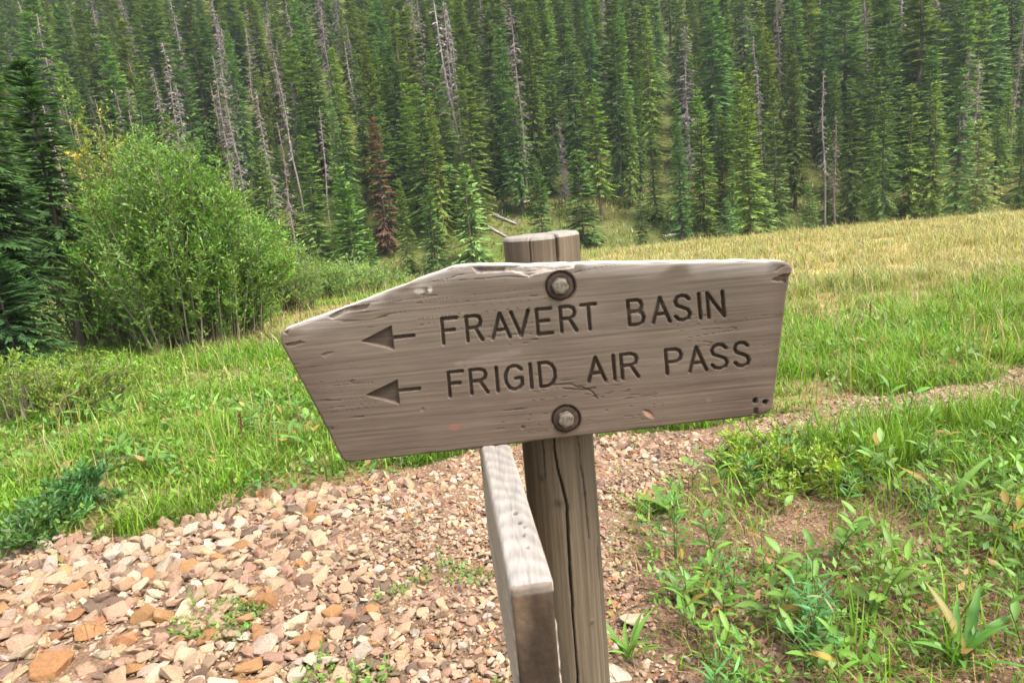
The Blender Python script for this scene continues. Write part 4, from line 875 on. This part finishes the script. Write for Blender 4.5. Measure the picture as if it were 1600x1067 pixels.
# ------------------------------------------------------------------ single plants
def leaf_mesh(name, L, Wd, curl, fold, col, seg=6, wav=0.):
    t = np.linspace(0, 1, seg + 1); wp = Wd * .5 * np.sin(np.pi * np.clip(t * .93 + .05, 0, 1)) ** .85 * (1 + wav * np.sin(t * 22)); cx = L * (t - .12 * curl * t ** 2); cz = -L * curl * .55 * t ** 2
    V = np.concatenate([np.stack([cx, wp, cz + fold * wp], -1), np.stack([cx, 0 * t, cz], -1), np.stack([cx, -wp, cz + fold * wp], -1)]); m = seg + 1; F = []
    for k in range(seg): F += [[k, k + 1, m + k + 1, m + k], [m + k, m + k + 1, 2 * m + k + 1, 2 * m + k]]
    c = np.tile(np.asarray(col, float), (len(V), 1)); c[m:2 * m] *= 1.25; return mesh_np(name, V, F, c.clip(0, 1), True, (M_leaf,))
LF = [leaf_mesh('lance_leaf', .11, .030, .5, .35, (.11, .205, .03)), leaf_mesh('broad_leaf', .12, .045, .35, .25, (.12, .22, .04)), leaf_mesh('rosette_leaf', .17, .042, .55, .3, (.085, .19, .03), 8, .22), leaf_mesh('narrow_leaf', .10, .014, .5, .2, (.075, .19, .05)), leaf_mesh('long_leaf', .20, .024, .8, .4, (.12, .22, .035), 8)]
def stem_mesh(h, lean, r=.0028, col=(.14, .19, .05)):
    s = np.linspace(0, 1, 5); v, f = tube(np.stack([lean * h * s ** 1.6, 0 * s, h * s], -1), r * (1 - .6 * s), 5); return mesh_np('stem', v, f, np.tile(col, (len(v), 1)), True, (M_leaf,))
STM = [stem_mesh(.24, .2), stem_mesh(.32, .1), stem_mesh(.28, .35)]
def forb(loc, kind, sc, label, group, color, name='weed'):
    e = empty(name, loc, rng.random() * 6.28, sc); tag(e, label, 'plant', group); r = rng
    def lf(k, p, az, el, s):
        o = bpy.data.objects.new('leaf', LF[k]); C.objects.link(o); o.parent = e; o.location = p; o.rotation_euler = (r.normal() * .25, -el, az); o.scale = (s, s, s); v = .65 + .6 * r.random(); bz = r.random() < .07; o.color = (color[0] * v * (2.2 if bz else 1), color[1] * v * (.75 if bz else 1), color[2] * v, 1)
    if kind == 'rosette':
        for j in range(10): lf(2, (0, 0, .005), j * 2.4 + .3 * r.normal(), .35 + .75 * r.random(), .6 + .5 * r.random())
    elif kind == 'long':
        for j in range(11): lf(4, (.01 * r.normal(), .01 * r.normal(), 0), j * 2.4, .8 + .55 * r.random(), .7 + .6 * r.random())
    else:
        kk = {'lance': 0, 'broad': 1, 'narrow': 3}[kind]; nst = 2 if kind != 'narrow' else 4
        for q in range(nst):
            si = int(r.integers(3)); o = bpy.data.objects.new('stem', STM[si]); C.objects.link(o); o.parent = e; az = r.random() * 6.28; o.rotation_euler = (0, .25 * r.random() if q else 0, az); ox, oy = (.02 * r.normal(), .02 * r.normal()); o.location = (ox, oy, 0); o.color = (*color, 1)
            h, ln = ((.24, .2), (.32, .1), (.28, .35))[si]; Rm = o.rotation_euler.to_matrix(); nlf = 6 if kind != 'narrow' else 9
            for j in range(nlf):
                s = .18 + .82 * (j + .5) / nlf; p = Rm @ Vector((ln * h * s ** 1.6, 0, h * s)) + Vector((ox, oy, 0)); lf(kk, p, j * 2.4 + r.random(), .25 + .7 * s * r.random() + .2, (1.05 - .45 * s) * (.8 + .4 * r.random()))
    return e
heroes = [((1040, 800), 'rosette', 1.0, 'dark green toothed leaf rosette at the trail edge right of the post', (.95, 1, .9)), ((1270, 1020), 'narrow', 1.0, 'tall blue green narrow leaved weed at the bottom right of the picture', (.9, 1.05, 1.25)),
          ((1480, 790), 'long', 1.15, 'pale upright long leaved plant right of the feathery clump', (1.15, 1.15, 1.3)), ((1405, 670), 'broad', 1.1, 'broad leaved plant standing at the near border of the trail', (.9, 1.05, .8)),
          ((1500, 1040), 'long', 1.0, 'dark strap leaved plant in the bottom right corner', (.75, 1, .9)), ((1085, 935), 'rosette', .75, 'flat blue green rosette on the bare soil', (1, 1.05, 1.3)), ((1560, 860), 'lance', 1.15, 'leafy weed near the right picture edge', (1.0, 1.05, .9)),
          ((985, 1030), 'long', .8, 'thin grassy tuft beside the post at the bottom of the picture', (.9, 1, .9)), ((1000, 800), 'long', .55, 'short strap leaved tuft right of the post', (1, 1.1, .8)), ((310, 955), 'lance', .32, 'tiny green seedling among the stones of the trail', (1.1, 1.1, .9)), ((690, 880), 'lance', .3, 'tiny green sprig in the gravel left of the side board', (1.1, 1.1, .8))]
for (q, kind, sc, lab, colr) in heroes: p = gp(*q); forb((p[0], p[1], p[2]), kind, sc, lab, None, colr)
SOILB = [tuple(gp(*p)[:2]) for p in [(1010, 830), (1120, 720), (1300, 690), (1850, 650), (1850, 1110), (1060, 1110)]]; pa = np.array(SOILB); cnt = 0; used_ = []
while cnt < 95:
    x, y = pa.min(0) + (pa.max(0) - pa.min(0)) * rng.random(2)
    if not inpoly(np.array(x), np.array(y), SOILB) or any((x - a) ** 2 + (y - b) ** 2 < .014 for a, b in used_): continue
    used_.append((x, y)); kind = ('lance', 'lance', 'broad', 'lance', 'narrow')[cnt % 5]; q_ = project((x, y, 0.0)); wz = ('at the trail edge' if q_[0] < 1180 else 'near the right picture edge' if q_[0] > 1430 else 'amid the weedy soil') + (', at the bottom' if q_[1] > 930 else ', below the feathery clumps' if q_[1] > 790 else ', farther back')
    lab = {'lance': 'lance leaved green weed ', 'broad': 'broad leaved green weed ', 'narrow': 'narrow leaved blue green weed '}[kind] + wz
    forb((x, y, float(hgt(x, y))), kind, .55 + .5 * rng.random(), lab, {'lance': 'lance leaved weeds right of the trail', 'broad': 'broad leaved weeds right of the trail', 'narrow': 'narrow leaved weeds right of the trail'}[kind], np.array([.92, 1.0, .85]) * (.8 + .45 * rng.random()) * np.array([1 + .25 * (rng.random() - .3), 1, 1])); cnt += 1
# leafy plants in the lush grass left of the trail
LB = [tuple(gp(*p)[:2]) for p in [(180, 800), (120, 640), (350, 600), (560, 640), (640, 715), (440, 750)]]; pa = np.array(LB); cnt = 0
while cnt < 40:
    x, y = pa.min(0) + (pa.max(0) - pa.min(0)) * rng.random(2)
    if not inpoly(np.array(x), np.array(y), LB) or in_path(np.array(x), np.array(y)): continue
    kind = ('long', 'broad')[cnt % 2]; q_ = project((x, y, 0.0)); wz = (' near the dark feathery plant' if q_[0] < 240 else ' around the brown dock stalk' if q_[0] < 460 else ' under the board tip') + (', close to the trail' if q_[1] > 715 else ', farther back'); forb((x, y, float(hgt(x, y))), kind, .6 + .5 * rng.random(), {'long': 'strap leaved green plant in lush grass', 'broad': 'broad leaved green plant in lush grass'}[kind] + wz, {'long': 'strap leaved plants in the grass left of the trail', 'broad': 'broad leaved plants in the grass left of the trail'}[kind], np.array([.95, 1.05, .95]) * (.8 + .4 * rng.random())); cnt += 1
# dark feathery thistle plants at the left
pr = willow(.2, .16, .22, 24, 2600, .06, .012, [(.06, .16, .04), (.055, .14, .035)], 420, .3)
g = gp(128, 805); place('thistle_plant', tree_proto('thistle', pr, ('stems', 'foliage'), (M_leaf, M_leaf)), g, 0, 1, 'dark bluish feathery plant at the left border of the trail', 'plant')
pr = willow(.22, .2, .16, 20, 2600, .045, .014, [(.11, .22, .04), (.09, .19, .05)], 421, .3)
g = gp(40, 850); place('leafy_plant', tree_proto('leafy_clump', pr, ('stems', 'foliage'), (M_leaf, M_leaf)), g, 0, 1, 'low bright leafy clump where trail meets the left picture edge', 'plant')
pr = willow(.34, .24, .17, 34, 3000, .032, .011, [(.22, .32, .03), (.19, .29, .03)], 422, .5)
for (q, lab) in (((1195, 725), 'bright yellow green feathery clump below the right end of the board'), ((1260, 760), 'yellow green feathery clump right of the one below the board')):
    g = gp(*q); place('feathery_plant', tree_proto('feathery', pr, ('stems', 'foliage'), (M_leaf, M_leaf)), g, q[0], 1, lab, 'plant')
# brown dock stalks
def stalk(px, py, h, label):
    g = gp(px, py); ac = Acc(); s = np.linspace(0, 1, 6); v, f = tube(np.stack([.03 * np.sin(s * 2), 0 * s, h * s], -1), .004 * (1 - .5 * s), 5); ac.add(v, f, (.20, .11, .06)); n = 120; z = h * (.55 + .45 * rng.random(n)); a = rng.random(n) * 6.28
    D = np.stack([np.cos(a), np.sin(a), .6 + 0 * a], -1); V, F = cards(np.stack([.03 * np.sin(z / h * 2), 0 * z, z], -1), D / 1.17, .012 + .01 * rng.random(n), .008, rng.random(n) * 3); ac.add(V, F, np.repeat(jit((.22, .10, .05), n, .3), 4, 0))
    o = obj('dock_stalk', ac.mesh('dock_stalk', M_leaf)); o.location = g; tag(o, label, 'plant')
stalk(378, 708, .30, 'thin reddish brown dock stalk in the grass left of the board'); stalk(1330, 470, .42, 'dark brown seed stalk in the dry meadow right of the board'); stalk(1355, 520, .3, 'short brown seed stalk in the meadow right of the board')

# ------------------------------------------------------------------ haze
def build_haze():
    m = bpy.data.materials.new('haze'); m.use_nodes = True; t = m.node_tree; t.nodes.clear(); o = t.nodes.new('ShaderNodeOutputMaterial'); v = t.nodes.new('ShaderNodeVolumePrincipled')
    v.inputs['Color'].default_value = (.80, .88, .95, 1); v.inputs['Density'].default_value = HAZE; v.inputs['Anisotropy'].default_value = .2; t.links.new(v.outputs[0], o.inputs['Volume'])
    bm = bmesh.new(); bmesh.ops.create_cube(bm, size=1); bmesh.ops.scale(bm, vec=(520, 200, 72), verts=bm.verts); me = bpy.data.meshes.new('haze'); bm.to_mesh(me); bm.free(); me.materials.append(m)
    h = obj('haze', me); h.location = (0, 80, 31.5); tag(h, 'thin pale haze in front of the far forest', 'haze', kind='stuff')
HAZE = .00045
if HAZE > 0: build_haze()
